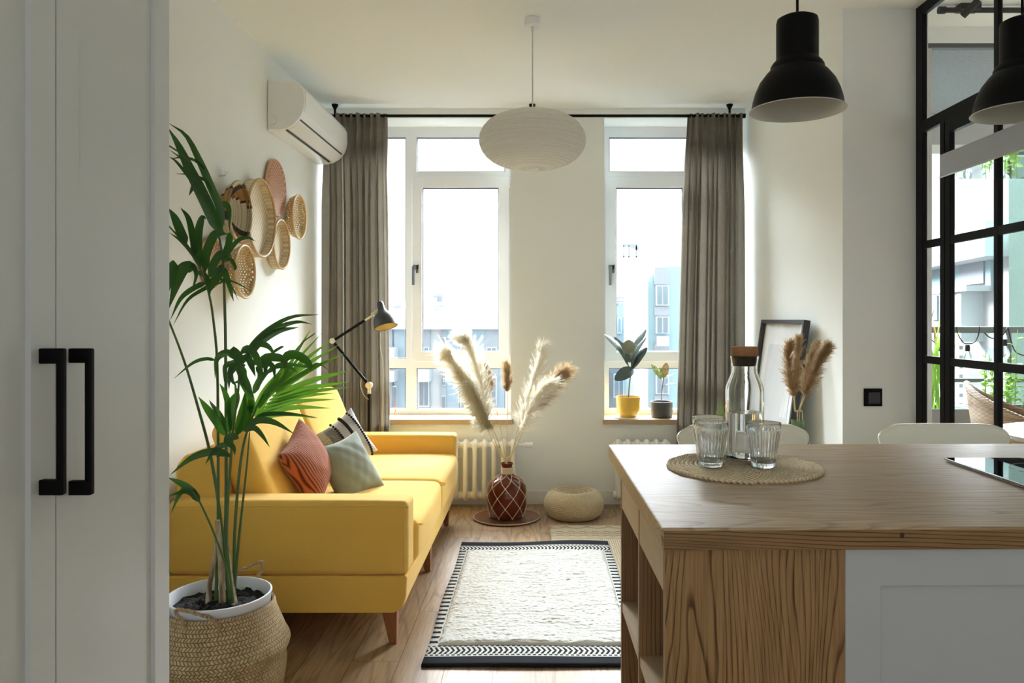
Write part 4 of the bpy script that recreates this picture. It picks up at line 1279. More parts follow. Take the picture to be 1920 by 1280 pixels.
bx0, bx1, by0, by1 = .07, 1.30, 3.25, 4.765
br, k, b = new_mat('beige_tufted_cotton')
o = k.obj(); x, y, z = k.xyz(o)
rib = k.math('SINE', k.math('MULTIPLY', x, 6.283 / .012))
nz = k.noise(o, 60, 3)
yy = k.math('SUBTRACT', .735, y)      # distance from the back edge
def arcs(y0, p, r):
    fx = k.math('SUBTRACT', k.math('FRACT', k.math('DIVIDE', x, p)), .5)
    dx = k.math('MULTIPLY', fx, p); dy = k.math('SUBTRACT', yy, y0)
    d = k.math('SQRT', k.math('ADD', k.math('MULTIPLY', dx, dx), k.math('MULTIPLY', k.math('MULTIPLY', dy, dy), 1.6)))
    return k.math('MULTIPLY', k.math('LESS_THAN', k.math('ABSOLUTE', k.math('SUBTRACT', d, r)), .009), k.math('GREATER_THAN', dy, 0))
a1 = k.math('MAXIMUM', k.math('MAXIMUM', arcs(.02, .13, .062), arcs(.13, .07, .032)), k.math('MAXIMUM', arcs(.17, .07, .032), arcs(.21, .07, .032)))
ln = k.math('LESS_THAN', k.math('ABSOLUTE', k.math('SUBTRACT', yy, .28)), .005)
f = k.math('MAXIMUM', a1, ln)
inner = k.math('GREATER_THAN', yy, .28)
cc = k.mix(nz, (.36, .29, .19), (.46, .38, .27))
cc = k.mix(k.math('MULTIPLY', inner, .3), cc, (.52, .45, .34))
k.link(k.mix(k.math('MULTIPLY', f, .6), cc, (.13, .09, .05)), b.inputs['Base Color']); b.inputs['Roughness'].default_value = 1; b.inputs['Specular IOR Level'].default_value = .1
k.link(k.bump(k.math('ADD', k.math('MULTIPLY', k.math('MULTIPLY', rib, inner), .35), k.math('SUBTRACT', nz, f)), .7, .005), b.inputs['Normal'])
def bfn(u, v):
    x = bx0 + (bx1 - bx0) * u; y = by0 + (by1 - by0) * v
    return Vector((x + .004 * math.sin(v * 40), y + .004 * math.sin(u * 30), .0075))
MB().grid(bfn, 60, 60).build('cotton_rug', br, base=((bx0 + bx1) / 2, (by0 + by1) / 2 + .0225, 0), smooth=True, solid=.006, label='beige cotton rug with tufted scallops, partly under the white rug', cat='rug')

# ---- straw pouf
pc0 = Vector((P(1076, 0, 5.02).x, 5.02, .02))
pfm, k, b = new_mat('braided_straw')
o = k.obj(); x, y, z = k.xyz(o)
ang = k.math('ARCTAN2', y, x)
st = k.math('SINE', k.math('ADD', k.math('MULTIPLY', ang, 150), k.math('MULTIPLY', z, 300)))
nz = k.noise(o, 70, 3)
k.link(k.mix(k.rng(k.math('ADD', st, k.math('MULTIPLY', nz, 1.5)), -1, 2), (.34, .25, .13), (.80, .66, .43)), b.inputs['Base Color'])
b.inputs['Roughness'].default_value = .7; k.link(k.bump(st, .6, .003), b.inputs['Normal'])
m = MB()
pts = []
for i in range(26):
    t = i / 25
    a = R(-80) + t * R(205)
    r = .128 + .058 * math.cos(a); z = .085 + .078 * math.sin(a)
    if a > R(90): 
        k2 = (a - R(90)) / R(35)
        r = .128 - .128 * k2 * .92; z = .163 - .028 * k2 ** 1.3
    pts.append((r, z))
prev = None
for i in range(0, 26):
    r, z = pts[i]
    ring = [pc0 + Vector((r * math.cos(2 * PI * j / 60), r * math.sin(2 * PI * j / 60), z - .02)) for j in range(60)]
    m.tube(ring, .0088, 6, closed=True)
m.lathe([(r - .004, z - .02) for r, z in pts], pc0, 48)
m.build('straw_pouf', pfm, base=pc0, smooth=True, label='round braided straw floor pouf against the back wall', cat='pouf')

# ---- demijohn vase on its copper tray
vx, vy = P(950.5, 0, 4.975).x, 4.975
tray = thing('round_tray', (vx, vy, 0), 'flat round copper-brown tray on the floor under the glass vase', 'tray')
MB().lathe([(.001, .0), (.205, .0), (.214, .006), (.215, .012), (.211, .014), (.203, .008), (.001, .008)], (vx, vy, 0), 72).build('dish', mat('copper_tray', (.36, .17, .11), .22, .5, noise=.3, nscale=14), tray, smooth=True)
ring = [Vector((vx + .213 * math.cos(2 * PI * j / 72), vy + .213 * math.sin(2 * PI * j / 72), .0125)) for j in range(72)]
MB().tube(ring, .0025, 6, closed=True).build('rim', mat('pale_rim', (.68, .55, .48), .35, .3), tray, smooth=True)
amber, k, b = new_mat('amber_glass')
b.inputs['Base Color'].default_value = (.22, .034, .012, 1); b.inputs['Transmission Weight'].default_value = .45; b.inputs['Roughness'].default_value = .06; b.inputs['IOR'].default_value = 1.4
vs_ = thing('glass_vase', (vx, vy, .0085), 'amber glass demijohn vase in a rope net, holding pampas grass', 'vase')
VP = [(.001, .012), (.09, .012), (.108, .02), (.117, .05), (.124, .10), (.127, .145), (.126, .18), (.116, .215), (.096, .245), (.066, .268), (.044, .28), (.034, .295), (.0335, .34), (.040, .350), (.040, .356)]
inn = [(r - .004, h + (.004 if h < .03 else 0)) for r, h in VP[1:]][::-1] + [(.001, .018)]
MB().lathe(VP + inn, (vx, vy, 0), 56).build('bottle', amber, vs_, smooth=True)
def vr(h):
    for (r0, h0), (r1, h1) in zip(VP[1:], VP[2:]):
        if h0 <= h <= h1: return r0 + (r1 - r0) * (h - h0) / max(1e-6, h1 - h0)
    return .034
rope = mat('net_rope', (.62, .50, .36), .85, bump=.8, bscale=300, bdist=.003)
m = MB()
hs = [.022, .085, .150, .212, .258, .285]
NN = 8
nodes = {}
for li, h in enumerate(hs):
    for j in range(NN):
        a = 2 * PI * (j + (li % 2) * .5) / NN + .35
        nodes[(li, j)] = (a, h)
def seg(a0, h0, a1, h1):
    return [Vector((vx + (vr(h0 + (h1 - h0) * t) + .003) * math.cos(a0 + (a1 - a0) * t), vy + (vr(h0 + (h1 - h0) * t) + .003) * math.sin(a0 + (a1 - a0) * t), h0 + (h1 - h0) * t)) for t in [i / 6 for i in range(7)]]
for li in range(len(hs) - 1):
    for j in range(NN):
        a, h = nodes[(li, j)]
        d = 2 * PI / NN * .5
        for s in (-1, 1): m.tube(seg(a, h, a + s * d, hs[li + 1]), .0024, 5)
        m.lathe([(.0005, -.006), (.005, -.003), (.005, .003), (.0005, .006)], (vx + (vr(h) + .005) * math.cos(a), vy + (vr(h) + .005) * math.sin(a), h), 6)
m.build('rope_net', rope, vs_, smooth=True)
m = MB()
for i in range(10):
    ring = [Vector((vx + .037 * math.cos(2 * PI * j / 24), vy + .037 * math.sin(2 * PI * j / 24), .284 + i * .0048)) for j in range(24)]
    m.tube(ring, .0027, 5, closed=True)
m.build('neck_wrapping', rope, vs_, smooth=True)

# ---- pampas grass
def plume(mb, path, rad, n, rg, L=.10, droop=.5, w=.0011, side=0, hair=.02):
    """n feathery side branches, each carrying short hairs"""
    q = spline(path, 30)
    def quad(p, e, w_):
        sv = (e - p).cross(Vector((rg.uniform(-1, 1), rg.uniform(-1, 1), rg.uniform(-1, 1))))
        if sv.length < 1e-7: return
        sv = sv.normalized() * w_
        mb.add([p - sv, p + sv, e + sv * .2, e - sv * .2], [(0, 1, 2, 3)])
    for i in range(n):
        t = (i + rg.random()) / n
        k_ = min(29, int(t * 30)); p = q[k_].lerp(q[k_ + 1], t * 30 - k_)
        d = (q[k_ + 1] - q[k_]).normalized()
        a = rg.uniform(0, 2 * PI)
        u = d.orthogonal().normalized(); v = d.cross(u)
        out = u * math.cos(a) + v * math.sin(a) + Vector((side * .5, 0, 0))
        s = (.35 if t < .8 else .6) + .6 * math.sin(PI * min(1, t * .85 + .12)) ** .8
        LL = L * rg.uniform(.55, 1.2) * s
        spread = rad / L * rg.uniform(.2, 1.25) * (1.5 if hair > .02 else 1) * (1 - .55 * t)
        dirn = (d + out * spread).normalized()
        pts = [p]; m_ = 5
        for j in range(m_):
            dirn = (dirn + Vector((rg.uniform(-.1, .1), rg.uniform(-.1, .1), -droop * (.22 if hair > .02 else .10) * (j + 1) / m_))).normalized()
            pts.append(pts[-1] + dirn * LL / m_)
        for j in range(m_):
            quad(pts[j], pts[j + 1], w * (1.0 - .12 * j))
            for hh in range(7):
                b = pts[j].lerp(pts[j + 1], rg.random())
                e = b + (dirn * .9 + Vector((rg.uniform(-1, 1), rg.uniform(-1, 1), rg.uniform(-1, 1))) * .45) * hair * rg.uniform(.5, 1.3)
                quad(b, e, w * .62)
def plume_mat(name, c, c2):
    m, k, b = new_mat(name)
    cc = k.mix(k.noise(k.obj(), 25, 3), c, c2)
    k.link(cc, b.inputs['Base Color']); b.inputs['Roughness'].default_value = .9; b.inputs['Specular IOR Level'].default_value = .1
    t = k.n('ShaderNodeBsdfTranslucent'); k.link(cc, t.inputs[0]); mx = k.n('ShaderNodeMixShader'); mx.inputs[0].default_value = .5
    k.link(b.outputs[0], mx.inputs[1]); k.link(t.outputs[0], mx.inputs[2]); k.link(mx.outputs[0], k.nt.nodes['Material Output'].inputs[0])
    return m
PMc = plume_mat('cream_plume', (.70, .64, .50), (.92, .89, .82)); PMg = plume_mat('grey_green_plume', (.45, .42, .30), (.74, .69, .55)); PMt = plume_mat('tan_plume', (.40, .26, .13), (.74, .57, .36))
PMs = mat('dry_stem', (.62, .48, .25), .7)
rg = random.Random(11)
neck = Vector((vx, vy, .352))
def stalk(name, label, px, mt, rad, n, start, L=.10, dY=0, w=.0011, droop=.5, st=.0023, side=0, neck_=None, basez=.03, grp='dried grass in the amber vase', tint2=None, hair=.028):
    """px: pixels from the vase neck to the tip; the plume covers it from index start on"""
    nk = neck_ or neck
    Ys = [nk.y + dY * i / (len(px) - 1) for i in range(len(px))]
    pts = [P(x, y, Y) for (x, y), Y in zip(px, Ys)]
    off = Vector((rg.uniform(-.012, .012), rg.uniform(-.012, .012), 0))
    root = thing(name, nk + off + Vector((0, 0, -.30)), label, 'dried grass', grp)
    full = [nk + off * -2 + Vector((0, 0, -.32 + basez)), nk + off] + pts
    q = spline(full, 40)
    MB().tube(q, [st] * 20 + [st * (1 - .7 * i / 20) for i in range(21)], 6).build('stem', PMs, root, smooth=True)
    m = MB(); plume(m, pts[start:], rad * (1.5 if rad > .035 and hair > .02 else 1), n // 6 if hair > .02 else n // 12, rg, L, droop, w, side=side, hair=hair)
    m.build('plume', mt, root, kind='stuff')
    if tint2:
        m = MB(); plume(m, pts[start:start + 3], rad * .9, int(n / 8), rg, L, droop * 1.5, w, side=side, hair=hair); m.build('lower_plume', tint2, root, kind='stuff')
stalk('pampas_stem', 'tall cream pampas plume, highest on the left of the amber vase', [(938, 850), (915, 790), (905, 735), (893, 690), (880, 650), (873, 640)], PMc, .062, 3400, 1, .13, -.10, w=.0012)
stalk('pampas_stem', 'feathery cream pampas plume spreading farthest left from the amber vase', [(935, 850), (912, 800), (893, 745), (870, 705), (848, 675), (842, 665)], PMc, .075, 3200, 1, .13, -.22, w=.0012, side=-1, tint2=PMg)
stalk('pampas_stem', 'grey-green drooping pampas plume low on the left of the amber vase', [(940, 845), (925, 805), (908, 775), (893, 745), (885, 725)], PMg, .055, 2000, 1, .12, -.3, droop=1.6, side=-1)
stalk('pampas_stem', 'narrow pale pampas plume rising straight up right of the vase neck', [(960, 850), (972, 800), (985, 760), (1000, 715), (1010, 680), (1013, 660)], PMc, .042, 2200, 1, .12, .12)
stalk('pampas_stem', 'thick tan-tipped pampas plume, rightmost over the amber vase', [(962, 850), (985, 800), (1005, 765), (1025, 735), (1042, 712), (1056, 700)], PMt, .058, 2600, 2, .11, -.15, tint2=PMg)
stalk('pampas_stem', 'pale pampas plume leaning right under the tan-tipped one', [(958, 850), (975, 810), (992, 770), (1012, 735), (1028, 720)], PMc, .05, 1900, 1, .12, -.25, side=1)
stalk('reed_stem', 'short brown reed tuft between the plumes, against the window', [(945, 845), (938, 800), (930, 765), (922, 735), (915, 705), (911, 693)], PMt, .03, 1500, 3, .05, .05, droop=.1)
stalk('reed_stem', 'golden brown reed tuft standing upright above the vase neck', [(951, 845), (951, 800), (952, 755), (951, 735), (950, 705), (949, 690)], PMt, .032, 2000, 3, .055, .12, droop=.1)

# ---- rubber plants on the sill
def rub_leaf(mb, base, tip, w, nrm, cup=.15, n=10):
    base = Vector(base); tip = Vector(tip)
    L = (tip - base).length
    nrm = Vector(nrm).normalized()
    mid = (base + tip) / 2 + nrm * L * .10
    ribbon(mb, [base, mid, tip], w, side=nrm, fold=cup, n=n, prof=lambda t: (math.sin(PI * max(.02, min(.985, t))) ** .55) * (1 if t > .02 else .2))
def gloss_leaf(name, c, c2, c3=None):
    m, k, b = new_mat(name)
    nz = k.noise(k.obj(), 30, 2)
    k.link(k.mix(nz, c, c2), b.inputs['Base Color']); b.inputs['Roughness'].default_value = .28; b.inputs['Specular IOR Level'].default_value = .6
    return m
YS = 5.44
sz = .590
def pot(name, px0, px1, ytop, mt, label, taper, foot):
    c = Vector((P((px0 + px1) / 2, 0, YS).x, YS, sz))
    r = (px1 - px0) / 2 * YS / F
    h = CZ - (ytop - CY) * YS / F - sz
    t = thing(name, c, label, 'plant pot', 'potted plants on the right window sill')
    prof = [(.001, .0)] + [(r * a, h * b) for a, b in foot] + [(r, h), (r * .93, h), (r * .91, h * .82), (.001, h * .82)]
    MB().lathe(prof, c, 56).build('pot', mt, t, smooth=True, auto=50)
    MB().lathe([(.001, h * .86), (r * .92, h * .85)], c, 30).build('soil', mat('dark_soil', (.035, .025, .018), 1, bump=1, bscale=90, bdist=.01) if 'dark_soil' not in bpy.data.materials else bpy.data.materials['dark_soil'], t)
    return t, c, h
t1, c1, h1 = pot('rubber_plant', 1155, 1201, 744, mat('mustard_glaze', (.78, .47, .05), .18, coat=.5), 'dark-leaved rubber plant in a mustard yellow glazed pot', 0, [(.62, 0), (.70, .02), (.88, .16), (.96, .4), (.995, .75)])
MB().lathe([(.001, 0), (.11, 0), (.114, .003), (.001, .004)], c1 + Vector((-.02, .0, 0)), 40).build('doily', mat('lace_white', (.8, .78, .74), .9, noise=.1, nscale=90), t1)
for o_ in [x for x in bpy.data.objects if x.parent == t1 and x.name.startswith('pot')]: o_.location.z += .004
stem = [P(1178, 752, YS), P(1180, 720, YS), P(1184, 690, YS), P(1181, 665, YS - .02), P(1178, 655, YS - .03)]
m = MB(); m.tube(spline(stem, 20), [.0045] * 10 + [.0035] * 11, 8)
LV = [((1180, 688), (1133, 627), .034, (.55, -.7, .6), -.02, -.15), ((1181, 680), (1152, 632), .028, (.2, -.9, .4), .05, .05),
      ((1183, 680), (1211, 618), .030, (-.6, -.7, .3), .05, .06), ((1183, 690), (1211, 633), .026, (-.9, -.5, .3), -.02, -.04),
      ((1184, 692), (1213, 652), .034, (-.5, -.8, .5), .0, -.02), ((1183, 690), (1166, 719), .0, (0, -1, .2), 0, 0), ((1188, 690), (1153, 712), .044, (.35, -.8, .55), -.03, -.08),
      ((1183, 680), (1186, 640), .022, (-.2, -.9, .2), .08, .10)]
for (b0, t0, w, nr, dy0, dy1) in LV:
    if w == 0: continue
    m2 = MB(); rub_leaf(m2, P(*b0, YS - .01), P(*t0, YS + dy1), w, nr)
    m2.build('leaf', gloss_leaf('rubber_leaf', (.05, .075, .07), (.10, .13, .12)) if 'rubber_leaf' not in bpy.data.materials else bpy.data.materials['rubber_leaf'], t1, smooth=True, auto=180)
m2 = MB(); cc_ = P(1177, 664, YS - .07); rub_leaf(m2, cc_ + Vector((.002, 0, -.0)), P(1179, 637, YS - .10), .046, (-.1, -1, .1)); m2.build('leaf', gloss_leaf('young_rubber_leaf', (.22, .26, .17), (.30, .33, .22)), t1, smooth=True, auto=180)
m.build('stem', mat('brown_stem', (.24, .14, .07), .7), t1, smooth=True)
t2, c2, h2 = pot('variegated_rubber_plant', 1220, 1261, 752, mat('charcoal_pot', (.06, .065, .07), .45), 'small variegated rubber plant in a charcoal pot', 0, [(.9, 0), (.96, .03), (.98, .1)])
m = MB(); m.tube(spline([P(1239, 758, YS), P(1241, 735, YS), P(1244, 708, YS)], 12), .003, 7)
m.tube([P(1241, 727, YS), P(1248, 721, YS)], .0015, 5)
m.build('stem', bpy.data.materials['brown_stem'], t2, smooth=True)
def varieg(name, edge, mid):
    m, k, b = new_mat(name)
    nz = k.noise(k.obj(), 55, 2, .5, .5)
    k.link(k.mix(k.rng(nz, .42, .5), edge, mid), b.inputs['Base Color']); b.inputs['Roughness'].default_value = .35
    return m
va = varieg('yellow_green_leaf', (.78, .74, .38), (.34, .50, .16)); vb = varieg('pink_green_leaf', (.85, .50, .34), (.42, .44, .14)); vc = varieg('white_leaf', (.85, .85, .82), (.55, .62, .5))
for (b0, t0, w, nr, mt) in (((1240, 711), (1221, 683), .020, (.3, -.9, .3), va), ((1243, 709), (1250, 680), .026, (-.1, -1, .1), vb), ((1246, 721), (1274, 722), .014, (0, -.5, .9), vc), ((1245, 712), (1268, 699), .006, (-.2, -.6, .8), va), ((1242, 708), (1237, 688), .012, (.2, -.9, 0), va)):
    m2 = MB(); rub_leaf(m2, P(*b0, YS), P(*t0, YS - .03), w, nr); m2.build('leaf', mt, t2, smooth=True, auto=180)
# red cord loop on the left sill
m = MB(); m.tube(spline([P(737, 745, 5.4), P(741, 755, 5.4), P(742, 768, 5.4), P(739, 778, 5.4), P(735, 781, 5.4)], 14), .0022, 6); m.tube([P(735, 781, 5.4), P(730, 784.5, 5.4)], .0022, 6)
m.build('red_cord', mat('red_cord', (.75, .16, .10), .5), smooth=True, label='thin red cord loop at the left window sill', cat='cord')

# ---- picture frame leaning on the right wall
W_, H_ = .765, 1.282
fr_ = thing('picture_frame', (1.33, 4.356, 0), 'large black picture frame leaning on the right wall', 'picture frame')
th = math.atan2(.176, 1.27)
def fpt(a, h, d):    # a along the wall, h up the board, d off its face
    n = Vector((-math.cos(th), 0, math.sin(th)))
    up = Vector((math.sin(th), 0, math.cos(th)))
    return Vector((1.222, 3.974 + a, .002)) + up * h + n * (d - .0) 
def fbar(m, a0, a1, h0, h1, d0, d1):
    vs = [fpt(a, h, d) for d in (d0, d1) for (a, h) in ((a0, h0), (a1, h0), (a1, h1), (a0, h1))]
    m.add(vs, [(0, 1, 2, 3), (7, 6, 5, 4), (0, 4, 5, 1), (1, 5, 6, 2), (2, 6, 7, 3), (3, 7, 4, 0)])
fw = .020
m = MB(); fbar(m, 0, W_, 0, fw, 0, .034); fbar(m, 0, W_, H_ - fw, H_, 0, .034); fbar(m, 0, fw, fw, H_ - fw, 0, .034); fbar(m, W_ - fw, W_, fw, H_ - fw, 0, .034)
m.build('frame', mat('frame_black', (.02, .02, .022), .3), fr_)
m = MB(); fbar(m, fw, W_ - fw, fw, H_ - fw, .002, .008); m.build('backing_mount', mat('white_mount', (.80, .80, .79), .8), fr_)
m = MB(); fbar(m, .14, W_ - .14, .16, H_ - .14, .0081, .0095); m.build('print', mat('pale_print', (.68, .69, .70), .8, noise=.05, nscale=2), fr_)
m = MB(); fbar(m, fw, W_ - fw, fw, H_ - fw, .024, .026); m.build('pane', M['pane'], fr_)

# ---- second bunch of dried grass in a green vase, behind the chair
gv = Vector((P(1496, 0, 3.45).x, 3.45, 0))
gvt = thing('floor_vase', gv, 'green ribbed glass vase holding dried grass, behind the dining chair', 'vase')
gg, k, b = new_mat('green_glass'); b.inputs['Base Color'].default_value = (.25, .42, .22, 1); b.inputs['Transmission Weight'].default_value = .6; b.inputs['Roughness'].default_value = .08; b.inputs['IOR'].default_value = 1.4
GP = [(.001, .001), (.085, .001), (.095, .02), (.10, .2), (.095, .45), (.075, .62), (.058, .70), (.036, .77), (.026, .80), (.030, .83), (.027, .83), (.023, .80), (.033, .768), (.055, .697), (.071, .62), (.09, .45), (.095, .2), (.09, .02), (.001, .012)]
MB().lathe(GP, gv, 60, mod=lambda a, r, h: r * (1 + .02 * math.sin(a * 20))).build('vase_body', gg, gvt, smooth=True)
nk2 = gv + Vector((0, 0, .82))
for i, (px, rad, n_, lab) in enumerate((([(1490, 770), (1488, 745), (1482, 710), (1478, 670), (1480, 652)], .045, 4200, 'tan pampas plume standing left in the green vase'),
                     ([(1492, 770), (1490, 740), (1492, 700), (1494, 665), (1495, 643)], .038, 3400, 'tan pampas plume with the highest tip, by the leaning frame'),
                     ([(1498, 770), (1506, 740), (1512, 700), (1522, 665), (1528, 650)], .036, 3200, 'tan pampas plume partly hidden at the back of the bunch'),
                     ([(1500, 770), (1508, 745), (1522, 705), (1538, 672), (1548, 655)], .055, 5200, 'largest tan pampas plume leaning right in the green vase'))):
    stalk('pampas_stem', lab, px, PMt, rad, n_, 1, .055, [-.05, 0, .06, -.08][i], w=.0010, droop=1.2, hair=.014, neck_=nk2 + Vector((.006 * (i - 1.5), 0, 0)), basez=-.2, grp='dried grass in the green vase', st=.002)
# thin green shoots behind the carafe
gs = thing('potted_chives', (P(1350, 0, 4.6).x, 4.6, 0), 'slim green shoots rising behind the carafe', 'plant')
MB().lathe([(.001, 0), (.07, 0), (.09, .22), (.085, .22), (.07, .19), (.001, .19)], BASE[gs.name], 32).build('pot', bpy.data.materials['charcoal_pot'], gs, smooth=True)
m = MB()
for (x0_, x1_, y1_) in ((1349, 1347, 758), (1351, 1352, 752), (1353, 1356, 762), (1347, 1343, 770), (1355, 1359, 772)):
    a = P(x0_, 0, 4.6); a.z = .19; m.tube(spline([a, (a + P(x1_, y1_ + 60, 4.6)) / 2 + Vector((.004, 0, 0)), P(x1_, y1_, 4.6)], 10), .003, 5)
m.build('shoots', M['bright_leaf'], gs)

# ---- light switch
sw = thing('light_switch', (1.5685, 3.633, .872), 'black square rocker switch on the white column', 'light switch')
a = P(1619, 728, 3.633); b_ = P(1653, 761, 3.633)
MB().box(a.x, b_.x, 3.624, 3.6328, b_.z, a.z).build('plate', M['black_matte'], sw, bevel=.002)
MB().box(a.x + .018, b_.x - .012, 3.619, 3.626, b_.z + .012, a.z - .018).build('rocker', mat('switch_black', (.02, .021, .022), .3), sw, bevel=.002)
# ---- kitchen island
th_i = -math.atan2(.012, .9)          # slightly turned
corner = Vector((P(1241, 0, 1.354).x, 1.354, 0))
RI = Matrix.Rotation(-th_i * 1.0, 3, 'Z')
isl = thing('kitchen_island', corner, 'wooden kitchen island with open end shelves and grey doors', 'kitchen island')
ash_top = wood('ash_top', (.56, .41, .25), (.24, .14, .065), 'X', 45, .38, .6, 9, 1, .45, .75, .4, .3)
ash_edge = wood('ash_edge', (.33, .19, .08), (.07, .03, .01), 'X', 170, .45, .95, 6, 4, .3)
ash_v = wood('ash_panel', (.42, .25, .105), (.085, .036, .012), 'Z', 80, .5, .85, 13, 2, .3, .5)
ash_l = wood('ash_light', (.60, .45, .28), (.44, .30, .17), 'Y', 60, .5, .4, 5, 3)
ash_d = wood('ash_inner', (.38, .22, .10), (.11, .05, .018), 'Z', 110, .5, .8, 6, 6)
def ib(x0, x1, y0, y1, z0, z1):
    m = MB().box(x0, x1, y0, y1, z0, z1)
    m.rot(RI).move(corner); return m
zt_, zb_ = .914, .875
ib(0, 2.0, 0, .905, zb_, zt_).build('worktop', ash_top, isl, bevel=.0035, seg=3)
ib(.0035, 2.0, -.0006, .004, zb_ + .0005, zt_ - .0045).build('front_edge', ash_edge, isl)
kn = MB().lathe([(.0001, -.0018), (.005, -.0016), (.0075, -.0010), (.008, 0)], (0, 0, 0), 20, axis='Y')
kn.v = [Vector((p.x * .5, p.y, p.z * .7)) for p in kn.v]
kn.move((P(1694, 0, 1.354).x - corner.x, .0, zt_ - .014)); kn.rot(RI).move(corner)
kn.build('knot', mat('dark_knot', (.03, .013, .006), .6), isl, smooth=True)
XS = .0085
ib(XS, XS + .018 + .31, .016, .036, 0, zb_ - .0008).build('end_panel', ash_v, isl)
for y0, y1 in ((.335, .353), (.655, .673)):
    ib(XS, XS + .33, y0, y1, 0, zb_ - .001).build('divider', ash_d, isl)
for y0, y1 in ((.036, .335), (.353, .655)):
    for z in (.546, .25):
        ib(XS + .002, XS + .33, y0, y1, z - .024, z).build('shelf', ash_l, isl)
    ib(XS + .001, XS + .02, y0, y1, .79, zb_ - .001).build('top_rail', ash_l, isl)
    ib(XS + .001, XS + .33, y0, y1, .06, .08).build('shelf', ash_l, isl)
ib(XS + .318, XS + .33, .036, .655, 0, zb_ - .001).build('back_panel', ash_d, isl)
ig = mat('island_grey_paint', (.50, .53, .55), .35)
XD = P(1584, 0, 1.372).x - corner.x
ib(XD, 2.0, .034, .66, 0, zb_ - .0015).build('carcass', ig, isl)
m = MB(); holed(m, XD + .0015, XD + .60, .1, zb_ - .004, [(XD + .065, XD + .54, .165, zb_ - .004 - .065)], .014, .034)
m.rot(RI).move(corner); dr = m.build('door', ig, isl, bevel=.0012)
m = MB().box(XD + .064, XD + .541, .022, .034, .16, .81); m.rot(RI).move(corner); m.build('door_panel', ig, dr)

# ---- hob
hb = thing('induction_hob', (1.35, 1.70, zt_), 'black glass induction hob set in the wooden worktop', 'hob')
hg_, k, b = new_mat('black_hob_glass'); b.inputs['Base Color'].default_value = (.004, .004, .005, 1); b.inputs['Roughness'].default_value = .015; b.inputs['Specular IOR Level'].default_value = .9; b.inputs['IOR'].default_value = 1.75
MB().box(1.046, 1.80, 1.43, 1.995, zt_ + .003, zt_ + .009).build('glass', hg_, hb, bevel=.002)
MB().box(1.050, 1.796, 1.434, 1.991, zt_ + .0008, zt_ + .003).build('frame', mat('hob_rim', (.45, .45, .45), .3, .8), hb)
m = MB()
for (x, y) in ((1.22, 1.83), (1.22, 1.57), (1.60, 1.70)):
    m.tube([Vector((x + .09 * math.cos(2 * PI * j / 60), y + .09 * math.sin(2 * PI * j / 60), zt_ + .0092)) for j in range(60)], .0004, 4, closed=True)
m.build('zone_marks', mat('zone_grey', (.4, .4, .4), .4), hb)

# ---- hood
hd = thing('extractor_hood', (1.35, 1.735, 1.646), 'pale grey slab extractor hood with a mirrored underside', 'extractor hood')
zh0, zh1 = 1.6465, 1.708
MB().box(1.047, 1.75, 1.42, 2.018, zh0 + .004, zh1).build('housing', mat('hood_grey', (.40, .43, .48), .3, spec=.5), hd, bevel=.0015)
mir, k, b = new_mat('hood_glass'); b.inputs['Base Color'].default_value = (.55, .57, .58, 1); b.inputs['Metallic'].default_value = 1; b.inputs['Roughness'].default_value = .02
MB().box(1.046, 1.751, 1.419, 2.019, zh0, zh0 + .004).build('glass_underside', mir, hd)
MB().box(1.30, 1.52, 1.60, 1.86, zh1, ZC).build('chimney', bpy.data.materials['hood_grey'], hd)

# ---- placemat, glasses, carafe
mc = Vector((.506, 1.90, zt_))
jm, k, b = new_mat('jute_coil')
o = k.obj(); x, y, z = k.xyz(o)
ang = k.math('ARCTAN2', y, x); rr_ = k.math('SQRT', k.math('ADD', k.math('MULTIPLY', x, x), k.math('MULTIPLY', y, y)))
tw = k.math('SINE', k.math('ADD', k.math('MULTIPLY', ang, 90), k.math('MULTIPLY', rr_, 900)))
nz = k.noise(o, 60, 3)
k.link(k.mix(k.rng(k.math('ADD', tw, k.math('MULTIPLY', nz, 3)), -.4, 2.6), (.70, .52, .31), (1, .87, .62)), b.inputs['Base Color'])
b.inputs['Roughness'].default_value = .85; k.link(k.bump(tw, .7, .003), b.inputs['Normal'])
sp = []
turns = 17; rp = .187 / turns
for i in range(turns * 44):
    a = 2 * PI * i / 44; r = .003 + rp * a / (2 * PI)
    if r > .187: break
    zz = .0038 + .0008 * math.sin(a * 14.5)
    sp.append(mc + Vector((r * math.cos(a), r * math.sin(a), zz)))
MB().tube(sp, .0056, 7).build('jute_placemat', jm, base=mc, smooth=True, label='round braided jute placemat under the glasses and carafe', cat='placemat')
for v_ in (): pass
zm = zt_ + .0098
gl, k, b = new_mat('drinking_glass'); b.inputs['Base Color'].default_value = (.97, .985, .985, 1); b.inputs['Transmission Weight'].default_value = 1; b.inputs['Roughness'].default_value = .0; b.inputs['IOR'].default_value = 1.45
def tumbler(c, label):
    t = thing('tumbler', c, label, 'drinking glass', 'ribbed glasses on the jute placemat')
    H = .108
    out = [(.001, 0), (.022, 0), (.0275, .003), (.0285, .010)] + [(.0285 + .0115 * (i / 10) , .010 + .082 * i / 10) for i in range(1, 11)] + [(.0418, .095), (.0418, H - .001), (.0412, H)]
    inn = [(.0400, H), (.0398, .096), (.0378, .090)] + [(.0262 + .0116 * i / 8, .016 + .074 * i / 8) for i in range(7, -1, -1)] + [(.022, .0125), (.001, .012)]
    def mod(a, r, h): return r + (.0008 * math.cos(a * 28) if (.0285 <= r and .012 < h < .09 and r > .0268 + .14 * (h - .01)) else 0)
    MB().lathe(out + inn, c, 168, mod=mod).build('glass_body', gl, t, smooth=True, auto=60)
    return t
g1 = tumbler(Vector((.417, 1.872, zm)), 'ribbed glass standing front left of the carafe')
